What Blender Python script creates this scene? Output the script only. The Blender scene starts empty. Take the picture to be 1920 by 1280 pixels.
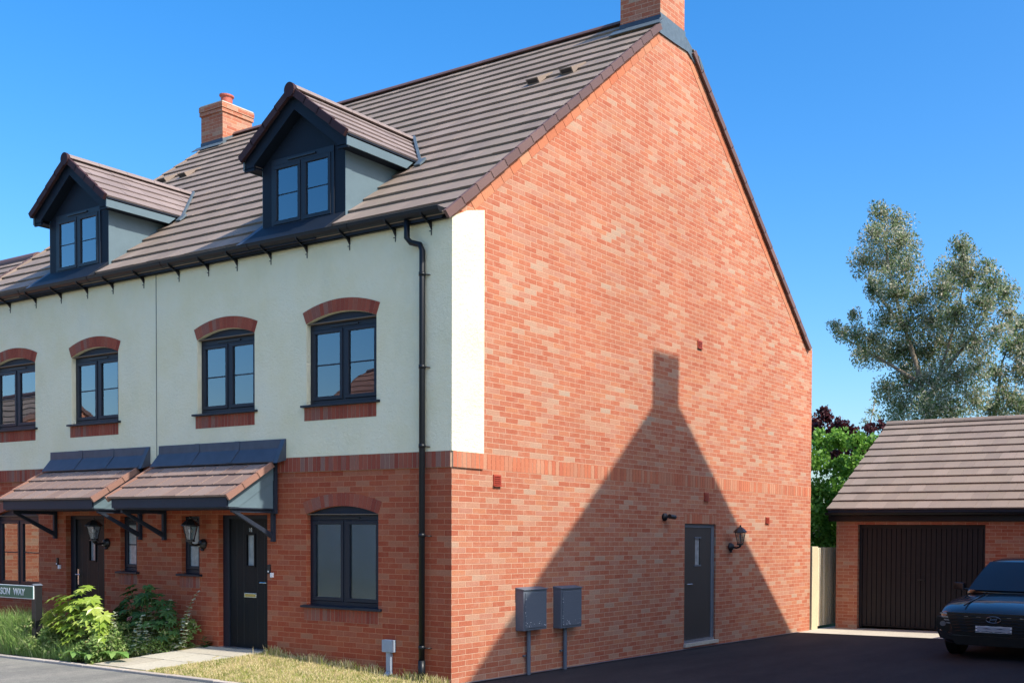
import bpy, bmesh, math, random
import numpy as np
from mathutils import Vector, Matrix
random.seed(7)
S = bpy.context.scene
COL = S.collection
rad = math.radians

# ------------------------------------------------------------------ camera
W_IMG, H_IMG = 1920.0, 1280.0
cam_d = bpy.data.cameras.new("camera")
cam = bpy.data.objects.new("camera", cam_d)
COL.objects.link(cam)
cx, cy, cz, yaw, pit, rol, foc, sx, sy = 8.70307, -8.84071, 1.73800, 0.516143, -0.022966, 0.0081386, 1965.275, 412.246, 409.905
cyw, syw = math.cos(yaw), math.sin(yaw)
fwd = Vector((-syw*math.cos(pit), cyw*math.cos(pit), math.sin(pit)))
rgt = Vector((cyw, syw, 0.0)); up = rgt.cross(fwd)
r2 = rgt*math.cos(rol)+up*math.sin(rol); u2 = -rgt*math.sin(rol)+up*math.cos(rol)
cam.matrix_world = Matrix(((r2.x, u2.x, -fwd.x, cx), (r2.y, u2.y, -fwd.y, cy), (r2.z, u2.z, -fwd.z, cz), (0, 0, 0, 1)))
cam_d.sensor_fit = 'HORIZONTAL'
cam_d.sensor_width = 36.0
cam_d.lens = foc/W_IMG*36.0
cam_d.shift_x = -sx/W_IMG
cam_d.shift_y = sy/W_IMG
cam_d.clip_end = 2000
S.camera = cam

# ------------------------------------------------------------------ light
SUN_EL = rad(47.0); SUN_AZ = rad(1.2)          # azimuth measured from +X towards +Y
sdir = Vector((math.cos(SUN_EL)*math.cos(SUN_AZ), math.cos(SUN_EL)*math.sin(SUN_AZ), math.sin(SUN_EL)))
sun_d = bpy.data.lights.new("sun", 'SUN'); sun_d.energy = 3.4; sun_d.angle = rad(0.55); sun_d.color = (1.0, 0.93, 0.82)
sun = bpy.data.objects.new("sun", sun_d); COL.objects.link(sun)
sun.rotation_euler = sdir.to_track_quat('Z', 'Y').to_euler(); sun.location = (30, 0, 40)
wd = bpy.data.worlds.new("World"); S.world = wd; wd.use_nodes = True
nt = wd.node_tree; bg = nt.nodes['Background']
sk = nt.nodes.new('ShaderNodeTexSky'); sk.sky_type = 'NISHITA'; sk.sun_disc = False
sk.sun_elevation = SUN_EL; sk.sun_rotation = math.pi/2-SUN_AZ
sk.air_density = 1.0; sk.dust_density = 2.4; sk.ozone_density = 3.0; sk.altitude = 0
hs = nt.nodes.new('ShaderNodeHueSaturation'); hs.inputs['Saturation'].default_value = 1.42; hs.inputs['Value'].default_value = 1.0
tn_ = nt.nodes.new('ShaderNodeMix'); tn_.data_type = 'RGBA'; tn_.blend_type = 'MULTIPLY'; tn_.inputs[0].default_value = 1.0; tn_.inputs[7].default_value = (.94, 1.0, 1.04, 1)
nt.links.new(sk.outputs[0], hs.inputs['Color']); nt.links.new(hs.outputs[0], tn_.inputs[6]); nt.links.new(tn_.outputs[2], bg.inputs[0]); bg.inputs[1].default_value = 0.146
S.view_settings.view_transform = 'Standard'; S.view_settings.look = 'None'
S.view_settings.exposure = 0.92; S.view_settings.gamma = 1.0
S.render.engine = 'CYCLES'
S.cycles.max_bounces = 6; S.cycles.transparent_max_bounces = 8
S.cycles.use_denoising = True

# ------------------------------------------------------------------ materials
def new_mat(name):
    m = bpy.data.materials.new(name); m.use_nodes = True
    return m, m.node_tree, m.node_tree.nodes['Principled BSDF']
def N(nt, t, **kw):
    n = nt.nodes.new(t)
    for k, v in kw.items(): setattr(n, k, v)
    return n
def ramp(nt, fac, stops, interp='LINEAR'):
    r = N(nt, 'ShaderNodeValToRGB'); r.color_ramp.interpolation = interp
    el = r.color_ramp.elements
    while len(el) > 1: el.remove(el[-1])
    el[0].position = stops[0][0]; el[0].color = (*stops[0][1], 1)
    for p, c in stops[1:]:
        e = el.new(p); e.color = (*c, 1)
    nt.links.new(fac, r.inputs[0]); return r.outputs[0]
def math_(nt, op, a, b=None, clamp=False):
    n = N(nt, 'ShaderNodeMath', operation=op); n.use_clamp = clamp
    for i, v in enumerate((a, b)):
        if v is None: continue
        if isinstance(v, (int, float)): n.inputs[i].default_value = v
        else: nt.links.new(v, n.inputs[i])
    return n.outputs[0]
def mixc(nt, fac, a, b, mode='MIX'):
    n = N(nt, 'ShaderNodeMix', data_type='RGBA', blend_type=mode)
    if isinstance(fac, (int, float)): n.inputs[0].default_value = fac
    else: nt.links.new(fac, n.inputs[0])
    for i, v in ((6, a), (7, b)):
        if isinstance(v, tuple): n.inputs[i].default_value = (*v[:3], 1)
        else: nt.links.new(v, n.inputs[i])
    return n.outputs[2]
def noise(nt, vec, scale, detail=4, rough=0.55):
    n = N(nt, 'ShaderNodeTexNoise'); n.inputs['Scale'].default_value = scale
    n.inputs['Detail'].default_value = detail; n.inputs['Roughness'].default_value = rough
    if vec is not None: nt.links.new(vec, n.inputs['Vector'])
    return n.outputs['Fac']
def bump(nt, h, strength, dist, bsdf):
    b = N(nt, 'ShaderNodeBump'); b.inputs['Strength'].default_value = strength; b.inputs['Distance'].default_value = dist
    nt.links.new(h, b.inputs['Height']); nt.links.new(b.outputs[0], bsdf.inputs['Normal'])
def pos(nt):
    return N(nt, 'ShaderNodeTexCoord').outputs['Object']

RED = [(0.0, (.42, .125, .070)), (.22, (.48, .165, .092)), (.42, (.45, .165, .098)), (.56, (.51, .21, .115)),
       (.67, (.46, .205, .14)), (.76, (.49, .255, .165)), (.85, (.48, .30, .21)), (.93, (.42, .335, .255)), (1.0, (.56, .43, .34))]
COURSE = .0655789
def brick_mat(name, tint=(1, 1, 1), z0=.1417, pale=1.0):
    m, nt, b = new_mat(name)
    co = N(nt, 'ShaderNodeTexCoord').outputs['Object']
    sep = N(nt, 'ShaderNodeSeparateXYZ'); nt.links.new(co, sep.inputs[0])
    geo = N(nt, 'ShaderNodeNewGeometry'); sn = N(nt, 'ShaderNodeSeparateXYZ'); nt.links.new(geo.outputs['True Normal'], sn.inputs[0])
    side = math_(nt, 'GREATER_THAN', math_(nt, 'ABSOLUTE', sn.outputs[0]), .5)
    u = math_(nt, 'ADD', math_(nt, 'MULTIPLY', sep.outputs[1], side), math_(nt, 'MULTIPLY', sep.outputs[0], math_(nt, 'SUBTRACT', 1, side)))
    u = math_(nt, 'ADD', u, 45.0)
    v = math_(nt, 'ADD', math_(nt, 'SUBTRACT', sep.outputs[2], z0), COURSE*40)
    cmb = N(nt, 'ShaderNodeCombineXYZ'); nt.links.new(u, cmb.inputs[0]); nt.links.new(v, cmb.inputs[1])
    wob = N(nt, 'ShaderNodeTexNoise'); wob.inputs['Scale'].default_value = 14; wob.inputs['Detail'].default_value = 2
    nt.links.new(co, wob.inputs['Vector'])
    wv = N(nt, 'ShaderNodeVectorMath', operation='SCALE'); wv.inputs['Scale'].default_value = .006
    ws = N(nt, 'ShaderNodeVectorMath', operation='SUBTRACT'); nt.links.new(wob.outputs['Color'], ws.inputs[0]); ws.inputs[1].default_value = (.5, .5, .5)
    nt.links.new(ws.outputs[0], wv.inputs[0])
    va = N(nt, 'ShaderNodeVectorMath', operation='ADD'); nt.links.new(cmb.outputs[0], va.inputs[0]); nt.links.new(wv.outputs[0], va.inputs[1])
    br = N(nt, 'ShaderNodeTexBrick'); nt.links.new(va.outputs[0], br.inputs['Vector'])
    br.offset = .5; br.offset_frequency = 2; br.squash = 1
    br.inputs['Scale'].default_value = 1; br.inputs['Brick Width'].default_value = .225; br.inputs['Row Height'].default_value = COURSE
    br.inputs['Mortar Size'].default_value = .0042; br.inputs['Mortar Smooth'].default_value = .35; br.inputs['Bias'].default_value = 0
    br.inputs['Color1'].default_value = (0, 0, 0, 1); br.inputs['Color2'].default_value = (1, 1, 1, 1); br.inputs['Mortar'].default_value = (.5, .5, .5, 1)
    # clusters of pale bricks: large soft noise stretched along the courses
    mp = N(nt, 'ShaderNodeMapping'); mp.inputs['Scale'].default_value = (.55, 1.9, 1); nt.links.new(cmb.outputs[0], mp.inputs[0])
    cl = noise(nt, mp.outputs[0], 1.0, 3, .6)
    sepc = N(nt, 'ShaderNodeSeparateColor'); nt.links.new(br.outputs['Color'], sepc.inputs[0])
    f = math_(nt, 'ADD', math_(nt, 'MULTIPLY', sepc.outputs[0], .85), math_(nt, 'MULTIPLY', math_(nt, 'SUBTRACT', cl, .48), .38*pale), True)
    bc = ramp(nt, f, RED)
    grain = noise(nt, co, 60, 5, .7)
    bc = mixc(nt, .55, bc, ramp(nt, grain, [(.3, (.45, .42, .4)), (.7, (1.15, 1.1, 1.05))]), 'MULTIPLY')
    blot = noise(nt, co, 9, 3, .6)
    bc = mixc(nt, math_(nt, 'MULTIPLY', math_(nt, 'SUBTRACT', blot, .50, True), 1.9, True), bc, (.48, .27, .185))
    big = noise(nt, co, .7, 3)
    bc = mixc(nt, .5, bc, ramp(nt, big, [(.3, (.82, .8, .8)), (.7, (1.1, 1.08, 1.05))]), 'MULTIPLY')
    mort = ramp(nt, noise(nt, co, 40, 3), [(.3, (.48, .29, .19)), (.7, (.58, .38, .26))])
    c = mixc(nt, br.outputs['Fac'], bc, mort)
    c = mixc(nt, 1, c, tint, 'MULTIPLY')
    nt.links.new(c, b.inputs['Base Color'])
    b.inputs['Roughness'].default_value = .9; b.inputs['Specular IOR Level'].default_value = .25
    h = math_(nt, 'ADD', math_(nt, 'MULTIPLY', math_(nt, 'SUBTRACT', 1, br.outputs['Fac']), 1.0), math_(nt, 'MULTIPLY', grain, .35))
    bump(nt, h, .55, .006, b)
    return m
def island_mat(name, stops, rough=.9, grain_s=50, grain_a=.3, bumpd=.003, spec=.25, streak=None):
    m, nt, b = new_mat(name)
    geo = N(nt, 'ShaderNodeNewGeometry'); co = pos(nt)
    c = ramp(nt, geo.outputs['Random Per Island'], stops)
    g = noise(nt, co, grain_s, 5, .65)
    c = mixc(nt, grain_a, c, ramp(nt, g, [(.3, (.5, .48, .46)), (.7, (1.2, 1.18, 1.15))]), 'MULTIPLY')
    big = noise(nt, co, 1.1, 4)
    c = mixc(nt, .6, c, ramp(nt, big, [(.3, (.82, .82, .84)), (.7, (1.12, 1.1, 1.06))]), 'MULTIPLY')
    if streak:
        c = mixc(nt, math_(nt, 'MULTIPLY', math_(nt, 'SUBTRACT', noise(nt, co, 2.3, 6, .75), .52, True), streak[1], True), c, streak[0])
    nt.links.new(c, b.inputs['Base Color']); b.inputs['Roughness'].default_value = rough; b.inputs['Specular IOR Level'].default_value = spec
    bump(nt, g, .5, bumpd, b)
    return m
def plain(name, col, rough=.6, spec=.4, metal=0, nscale=20, namt=.18, bd=.001, big=True, coat=0):
    m, nt, b = new_mat(name); co = pos(nt)
    g = noise(nt, co, nscale, 5, .6)
    c = mixc(nt, namt, col, ramp(nt, g, [(.3, (col[0]*.5, col[1]*.5, col[2]*.5)), (.7, (min(1, col[0]*1.5), min(1, col[1]*1.5), min(1, col[2]*1.5)))]))
    if big:
        c = mixc(nt, .5, c, ramp(nt, noise(nt, co, 1.6, 4), [(.3, (.86, .86, .86)), (.7, (1.1, 1.1, 1.1))]), 'MULTIPLY')
    nt.links.new(c, b.inputs['Base Color'])
    b.inputs['Roughness'].default_value = rough; b.inputs['Specular IOR Level'].default_value = spec; b.inputs['Metallic'].default_value = metal
    if coat: b.inputs['Coat Weight'].default_value = coat; b.inputs['Coat Roughness'].default_value = .04
    if bd: bump(nt, g, .4, bd, b)
    return m
M = {}
M['brick'] = brick_mat('red_multi_brick')
M['brick_front_shaded'] = brick_mat('red_multi_brick_front_shaded', (.86, .56, .45), pale=.55)  # gable brick tinted darker and redder: the front wall's shade is in the colour
M['mortar'] = plain('mortar', (.40, .29, .21), .95, .1)
M['soldier_front_shaded'] = island_mat('soldier_brick_front_shaded', [(0, (.26, .055, .035)), (.4, (.34, .085, .05)), (.65, (.31, .11, .07)), (.85, (.26, .14, .11)), (1, (.28, .065, .04))])  # darker copy of the gable soldiers, shade of the front painted in
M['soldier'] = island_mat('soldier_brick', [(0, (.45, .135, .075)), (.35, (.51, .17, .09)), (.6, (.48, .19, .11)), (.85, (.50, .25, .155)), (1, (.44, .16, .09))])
M['verge_brick'] = island_mat('verge_brick', [(0, (.47, .15, .075)), (.5, (.53, .20, .105)), (.8, (.52, .26, .15)), (1, (.46, .15, .08))])
M['tile'] = island_mat('brown_roof_tile', [(0, (.225, .174, .142)), (.4, (.262, .202, .163)), (.7, (.245, .192, .152)), (1, (.30, .232, .19))], .72, 90, .25, .002, .4, ((.22, .21, .15), .7))
M['tile_light'] = island_mat('dormer_roof_tile', [(0, (.215, .168, .155)), (.5, (.235, .185, .17)), (1, (.26, .205, .19))], .72, 90, .2, .002, .4)
M['tile_pink'] = island_mat('canopy_roof_tile', [(0, (.215, .145, .12)), (.5, (.245, .172, .145)), (1, (.275, .20, .17))], .75, 90, .25, .002, .35)
M['tile_edge'] = island_mat('cloaked_verge_tile', [(0, (.12, .068, .060)), (.6, (.145, .082, .072)), (1, (.17, .10, .088))], .6, 60, .2, .001, .4)
M['verge_shaded'] = island_mat('shaded_verge_tile', [(0, (.045, .020, .024)), (1, (.06, .03, .033))], .7, 60, .2, .001, .2)  # verge tile colour darkened to carry the shade on the dormer fronts
M['tile_edge2'] = island_mat('canopy_verge_tile', [(0, (.24, .125, .09)), (.6, (.27, .145, .11)), (1, (.30, .165, .125))], .6, 60, .2, .001, .4)
def render_mat():
    m, nt, b = new_mat('cream_render'); co = pos(nt)
    st = noise(nt, co, 1.3, 5, .6)
    c = ramp(nt, st, [(.35, (.88, .80, .53)), (.55, (.91, .84, .60)), (.75, (.90, .85, .64))])
    mp = N(nt, 'ShaderNodeMapping'); mp.inputs['Scale'].default_value = (2, 2, .9); nt.links.new(co, mp.inputs[0])
    c = mixc(nt, math_(nt, 'MULTIPLY', math_(nt, 'SUBTRACT', noise(nt, mp.outputs[0], 1, 5, .7), .5, True), 1.2, True), c, (.72, .69, .50))
    nt.links.new(c, b.inputs['Base Color']); b.inputs['Roughness'].default_value = .95; b.inputs['Specular IOR Level'].default_value = .15
    g = math_(nt, 'ADD', noise(nt, co, 70, 4, .75), noise(nt, co, 26, 3))
    bump(nt, g, 1.0, .014, b)
    return m
M['render'] = render_mat()
M['dark'] = plain('anthracite_frame', (.011, .015, .025), .45, .3, nscale=60, namt=.1, bd=0)
M['board'] = plain('anthracite_board', (.020, .027, .042), .55, .25)
M['board_shaded'] = plain('shaded_dormer_board', (.007, .012, .022), .6, .2)  # anthracite board made darker, with the dormer's shade in its base colour
M['cheek'] = plain('grey_cladding_panel', (.105, .155, .18), .55, .35, nscale=6, namt=.12)
M['lead'] = plain('lead_flashing', (.15, .17, .19), .5, .5, metal=.25, nscale=12, namt=.3, bd=.003)
M['lead_light'] = plain('pale_lead_flashing', (.105, .14, .165), .5, .4, metal=.2, nscale=14, namt=.3, bd=.004)
M['lead_dark'] = plain('lead_apron', (.05, .062, .088), .5, .5, metal=.1, nscale=8, namt=.3, bd=.003)
M['gutter'] = plain('black_gutter', (.007, .009, .012), .38, .28, bd=0)
M['door'] = plain('black_door', (.006, .007, .009), .5, .2, nscale=40, namt=.15, bd=0)
M['door_side'] = plain('weathered_dark_door', (.048, .042, .038), .6, .4, nscale=120, namt=.35)
M['garage_door'] = plain('dark_brown_garage_door', (.018, .0155, .016), .55, .3, nscale=10, namt=.2)
M['steel'] = plain('brushed_steel', (.62, .62, .64), .25, .5, metal=1, bd=0)
M['brass'] = plain('brass', (.55, .42, .14), .35, .5, metal=.8, bd=0)
M['alu'] = plain('threshold_aluminium', (.60, .63, .70), .3, .5, metal=.8, bd=0)
M['black'] = plain('black_metal', (.012, .012, .014), .4, .5, bd=0)
M['white_plastic'] = plain('white_plastic', (.75, .75, .75), .4, bd=0)
M['grey_plastic'] = plain('grey_plastic', (.30, .36, .43), .45, .4, nscale=30, namt=.1)
M['box_grey'] = plain('grey_meter_box', (.115, .135, .165), .6, .3, nscale=70, namt=.22)
M['red_vent'] = plain('red_vent_plastic', (.36, .055, .03), .5)
M['terracotta'] = plain('terracotta', (.42, .10, .065), .6)
M['concrete'] = plain('pale_concrete', (.50, .46, .38), .9, .2, nscale=25, namt=.3, bd=.003)
M['slab'] = island_mat('paving_slab', [(0, (.42, .38, .30)), (.5, (.48, .44, .35)), (1, (.52, .49, .40))], .9, 30, .35, .002, .2)
M['kerb'] = island_mat('kerb_stone', [(0, (.40, .35, .30)), (.5, (.46, .41, .36)), (1, (.52, .47, .42))], .9, 30, .35, .002, .2)
M['wood'] = island_mat('pale_fence_timber', [(0, (.48, .40, .25)), (.5, (.72, .63, .43)), (1, (.84, .77, .58))], .85, 30, .35, .003, .2)
M['interior'] = plain('room_wall', (.10, .11, .12), .9, .1, bd=0)
M['blind'] = plain('white_blind', (.62, .66, .70), .8, .2, nscale=3, namt=.1, bd=0)
M['curtain'] = plain('grey_curtain', (.55, .60, .62), .9, .1, nscale=3, namt=.2, bd=0)
M['sign_green'] = plain('sign_green', (.012, .12, .075), .35, bd=0)
M['sign_white'] = plain('sign_white', (.62, .66, .66), .4, bd=0)
M['soil'] = plain('bed_soil', (.055, .042, .03), .95, .1, nscale=18, namt=.6, bd=.02)
def asphalt(name, base, warm):
    m, nt, b = new_mat(name); co = pos(nt)
    fine = noise(nt, co, 95, 4, .75); med = noise(nt, co, 9, 5); big = noise(nt, co, .5, 4)
    c = ramp(nt, fine, [(.3, tuple(v*.55 for v in base)), (.55, base), (.78, tuple(min(1, v*1.9) for v in base))])
    c = mixc(nt, .6, c, ramp(nt, med, [(.3, (.8, .8, .8)), (.7, (1.15, 1.14, 1.1))]), 'MULTIPLY')
    c = mixc(nt, .7, c, ramp(nt, big, [(.3, (.8, .8, .82)), (.7, warm)]), 'MULTIPLY')
    nt.links.new(c, b.inputs['Base Color']); b.inputs['Roughness'].default_value = .92; b.inputs['Specular IOR Level'].default_value = .2
    mp = N(nt, 'ShaderNodeMapping'); mp.inputs['Scale'].default_value = (.6, .18, 1); nt.links.new(co, mp.inputs[0])
    c = mixc(nt, .55, c, ramp(nt, noise(nt, mp.outputs[0], 3, 6, .65), [(.35, (.72, .72, .74)), (.5, (1, 1, 1)), (.7, (1.45, 1.4, 1.35))]), 'MULTIPLY')
    nt.links.new(c, b.inputs['Base Color'])
    bump(nt, fine, .8, .01, b); return m
M['road'] = asphalt('road_asphalt', (.235, .232, .215), (1.12, 1.12, 1.08))
M['drive'] = asphalt('drive_tarmac', (.040, .038, .040), (1.1, 1.05, 1.05))
def grass_ground():
    m, nt, b = new_mat('dry_lawn'); co = pos(nt)
    f = noise(nt, co, 3.2, 6, .65); g = noise(nt, co, 45, 4, .7)
    c = ramp(nt, f, [(.36, (.14, .18, .035)), (.48, (.34, .30, .12)), (.6, (.50, .40, .22))])
    c = mixc(nt, .6, c, ramp(nt, g, [(.3, (.45, .45, .4)), (.7, (1.2, 1.2, 1.1))]), 'MULTIPLY')
    nt.links.new(c, b.inputs['Base Color']); b.inputs['Roughness'].default_value = 1; b.inputs['Specular IOR Level'].default_value = .05
    bump(nt, g, .8, .02, b); return m
M['lawn'] = grass_ground()
M['far_green'] = plain('distant_green', (.07, .10, .035), 1, .05, nscale=.4, namt=.5, bd=0)
def glass_mat(name, refl=1.0, tint=(.8, .86, .88), rough=.012):
    m, nt, b = new_mat(name); nt.nodes.remove(b)
    out = nt.nodes['Material Output']
    fr = N(nt, 'ShaderNodeFresnel'); fr.inputs['IOR'].default_value = 1.55
    f = math_(nt, 'ADD', math_(nt, 'MULTIPLY', fr.outputs[0], 1.9), .10*refl, True)
    tr = N(nt, 'ShaderNodeBsdfTransparent'); tr.inputs[0].default_value = (*tint, 1)
    gl = N(nt, 'ShaderNodeBsdfGlossy'); gl.inputs['Roughness'].default_value = rough; gl.inputs['Color'].default_value = (.92, .96, 1, 1)
    co = pos(nt); bp = N(nt, 'ShaderNodeBump'); bp.inputs['Strength'].default_value = .12; bp.inputs['Distance'].default_value = .01
    nt.links.new(noise(nt, co, 1.7, 1), bp.inputs['Height']); nt.links.new(bp.outputs[0], gl.inputs['Normal'])
    mx = N(nt, 'ShaderNodeMixShader'); nt.links.new(f, mx.inputs[0]); nt.links.new(tr.outputs[0], mx.inputs[1]); nt.links.new(gl.outputs[0], mx.inputs[2])
    nt.links.new(mx.outputs[0], out.inputs[0]); return m
M['glass'] = glass_mat('window_glass')
M['glass_soft'] = glass_mat('soft_window_glass', .5, (.82, .88, .9), .16)
M['car_glass'] = glass_mat('car_glass', .6, (.12, .15, .18))
def paint(name, col):
    m, nt, b = new_mat(name); b.inputs['Base Color'].default_value = (*col, 1); b.inputs['Metallic'].default_value = .15
    b.inputs['Roughness'].default_value = .35; b.inputs['Specular IOR Level'].default_value = .3; b.inputs['Coat Weight'].default_value = 1.0; b.inputs['Coat Roughness'].default_value = .03
    return m
M['paint'] = paint('dark_blue_grey_paint', (.006, .005, .008))
M['piano'] = paint('gloss_black_trim', (.003, .003, .004)); M['piano'].node_tree.nodes['Principled BSDF'].inputs['Coat Weight'].default_value = .25; M['piano'].node_tree.nodes['Principled BSDF'].inputs['Metallic'].default_value = 0
M['rubber'] = plain('rubber', (.008, .008, .008), .8, .2, bd=0)
M['lens'] = plain('headlight_lens', (.25, .26, .28), .08, .8, metal=.5, bd=0)
def leaf_mat(name, stops, transl=.35, rough=.5, nsc=.9):
    m, nt, b = new_mat(name); out = nt.nodes['Material Output']
    geo = N(nt, 'ShaderNodeNewGeometry'); co = pos(nt)
    f = math_(nt, 'ADD', math_(nt, 'MULTIPLY', geo.outputs['Random Per Island'], .7), math_(nt, 'MULTIPLY', noise(nt, co, nsc, 3), .45), True)
    c = ramp(nt, f, stops)
    nt.links.new(c, b.inputs['Base Color']); b.inputs['Roughness'].default_value = rough; b.inputs['Specular IOR Level'].default_value = .3
    t = N(nt, 'ShaderNodeBsdfTranslucent'); nt.links.new(c, t.inputs[0])
    mx = N(nt, 'ShaderNodeMixShader'); mx.inputs[0].default_value = transl
    nt.links.new(b.outputs[0], mx.inputs[1]); nt.links.new(t.outputs[0], mx.inputs[2]); nt.links.new(mx.outputs[0], out.inputs[0]); return m
M['leaf_euc'] = leaf_mat('eucalyptus_leaf', [(.2, (.06, .11, .035)), (.42, (.14, .21, .075)), (.58, (.28, .33, .17)), (.76, (.46, .45, .34)), (1, (.60, .50, .41))], .38, nsc=.7)
M['leaf_green'] = leaf_mat('maple_leaf', [(.1, (.07, .18, .02)), (.5, (.16, .34, .045)), (1, (.27, .46, .09))], .45)
M['leaf_purple'] = leaf_mat('purple_leaf', [(.1, (.03, .008, .012)), (.6, (.075, .018, .022)), (1, (.12, .035, .04))], .3)
M['leaf_fatsia'] = leaf_mat('fatsia_leaf', [(.1, (.18, .30, .03)), (.5, (.33, .44, .07)), (1, (.46, .52, .13))], .35, .3, 2)
M['leaf_dark'] = leaf_mat('dark_shrub_leaf', [(.1, (.025, .065, .015)), (.6, (.05, .12, .03)), (1, (.10, .20, .05))], .25)
M['leaf_wild'] = leaf_mat('wild_leaf', [(.1, (.10, .19, .04)), (.5, (.20, .32, .08)), (.8, (.32, .40, .14)), (1, (.42, .36, .22))], .35, .6, 3)
M['leaf_pale'] = leaf_mat('pale_mint_leaf', [(.1, (.36, .44, .28)), (.6, (.55, .62, .46)), (1, (.66, .62, .52))], .3, .6, 3)  # pale leaves whitened further, standing in for sun the canopy blocks
M['blade'] = leaf_mat('grass_blade', [(.1, (.16, .24, .03)), (.38, (.32, .36, .08)), (.56, (.58, .48, .24)), (1, (.78, .66, .42))], .3, .7, 1.1)
M['blade_green'] = leaf_mat('tall_grass', [(.1, (.13, .24, .05)), (.5, (.22, .36, .09)), (.8, (.33, .44, .15)), (1, (.48, .50, .28))], .35, .6, 3)
M['petal'] = leaf_mat('pink_petal', [(.1, (.35, .12, .16)), (1, (.50, .25, .30))], .3)
M['red_leaf'] = leaf_mat('red_leaf', [(.1, (.35, .05, .02)), (1, (.45, .12, .04))], .3)
M['bark'] = plain('pale_bark', (.24, .19, .14), .9, .2, nscale=8, namt=.5, bd=.02)
M['stem'] = plain('plant_stem', (.12, .14, .05), .8, .2, bd=0)

# ------------------------------------------------------------------ mesh builder
class MB:
    def __init__(s): s.v = []; s.f = []; s.mi = []; s.mats = []
    def _m(s, mat):
        mat = M[mat] if isinstance(mat, str) else mat
        if mat not in s.mats: s.mats.append(mat)
        return s.mats.index(mat)
    def add(s, vs, fs, mat):
        b = len(s.v); s.v += [tuple(p) for p in vs]; i = s._m(mat)
        for f in fs: s.f.append(tuple(b+k for k in f)); s.mi.append(i)
    def hexa(s, P, mat):          # 0-3 bottom loop, 4-7 top loop
        s.add(P, [(3, 2, 1, 0), (4, 5, 6, 7), (0, 1, 5, 4), (1, 2, 6, 5), (2, 3, 7, 6), (3, 0, 4, 7)], mat)
    def box(s, x0, x1, y0, y1, z0, z1, mat):
        x0, x1 = min(x0, x1), max(x0, x1); y0, y1 = min(y0, y1), max(y0, y1); z0, z1 = min(z0, z1), max(z0, z1)
        s.hexa([(x0, y0, z0), (x1, y0, z0), (x1, y1, z0), (x0, y1, z0), (x0, y0, z1), (x1, y0, z1), (x1, y1, z1), (x0, y1, z1)], mat)
    def quad(s, P, mat): s.add(P, [tuple(range(len(P)))], mat)
    def prism(s, poly, axis, a, b, mat):   # poly in the other two axes (order xyz minus axis)
        def pt(p, t): q = list(p); q.insert(axis, t); return tuple(q)
        n = len(poly); vs = [pt(p, a) for p in poly]+[pt(p, b) for p in poly]
        fs = [tuple(range(n-1, -1, -1)), tuple(range(n, 2*n))]+[(i, (i+1) % n, n+(i+1) % n, n+i) for i in range(n)]
        s.add(vs, fs, mat)
    def tube(s, path, r, mat, n=10, cap=True, rs=None):
        path = [Vector(p) for p in path]; rings = []
        ref = Vector((0, 0, 1))
        for i, p in enumerate(path):
            d = (path[min(i+1, len(path)-1)]-path[max(i-1, 0)]).normalized()
            if abs(d.dot(ref)) > .95: a = d.cross(Vector((1, 0, 0))).normalized()
            else: a = d.cross(ref).normalized()
            b = d.cross(a); rr = rs[i] if rs else r
            rings.append([p+a*math.cos(t)*rr+b*math.sin(t)*rr for t in [2*math.pi*k/n for k in range(n)]])
        vs = [q for g in rings for q in g]; fs = []
        for i in range(len(path)-1):
            for k in range(n): fs.append((i*n+k, i*n+(k+1) % n, (i+1)*n+(k+1) % n, (i+1)*n+k))
        if cap: fs += [tuple(range(n-1, -1, -1)), tuple(range((len(path)-1)*n, len(path)*n))]
        s.add(vs, fs, mat)
    def lathe(s, prof, c, mat, n=16, axis=2):
        vs = []; 
        for r, h in prof:
            for k in range(n):
                t = 2*math.pi*k/n; p = [r*math.cos(t), r*math.sin(t)]; p.insert(axis, h); vs.append((c[0]+p[0], c[1]+p[1], c[2]+p[2]))
        m = len(prof); fs = [(i*n+k, i*n+(k+1) % n, (i+1)*n+(k+1) % n, (i+1)*n+k) for i in range(m-1) for k in range(n)]
        fs += [tuple(range(n-1, -1, -1)), tuple(range((m-1)*n, m*n))]
        s.add(vs, fs, mat)
    def build(s, name, parent=None, smooth=False, bevel=0, off=None):
        me = bpy.data.meshes.new(name)
        vs = s.v if off is None else [(p[0]-off[0], p[1]-off[1], p[2]-off[2]) for p in s.v]
        me.from_pydata(vs, [], s.f)
        for m in s.mats: me.materials.append(m)
        me.polygons.foreach_set('material_index', s.mi)
        if smooth: me.polygons.foreach_set('use_smooth', [True]*len(me.polygons))
        me.update()
        o = bpy.data.objects.new(name, me); COL.objects.link(o)
        if bevel:
            md = o.modifiers.new('bevel', 'BEVEL'); md.width = bevel; md.segments = 2; md.limit_method = 'ANGLE'
        if parent is not None: o.parent = parent
        return o
def thing(name, label, cat, loc=(0, 0, 0), rz=0, group=None):
    o = bpy.data.objects.new(name, None); COL.objects.link(o); o.location = loc; o.rotation_euler = (0, 0, rz)
    o['label'] = label; o['category'] = cat
    if group: o['group'] = group
    return o
def tag(o, label, cat, group=None):
    o['label'] = label; o['category'] = cat
    if group: o['group'] = group
    return o
def struct(o): o['kind'] = 'structure'; return o

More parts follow.
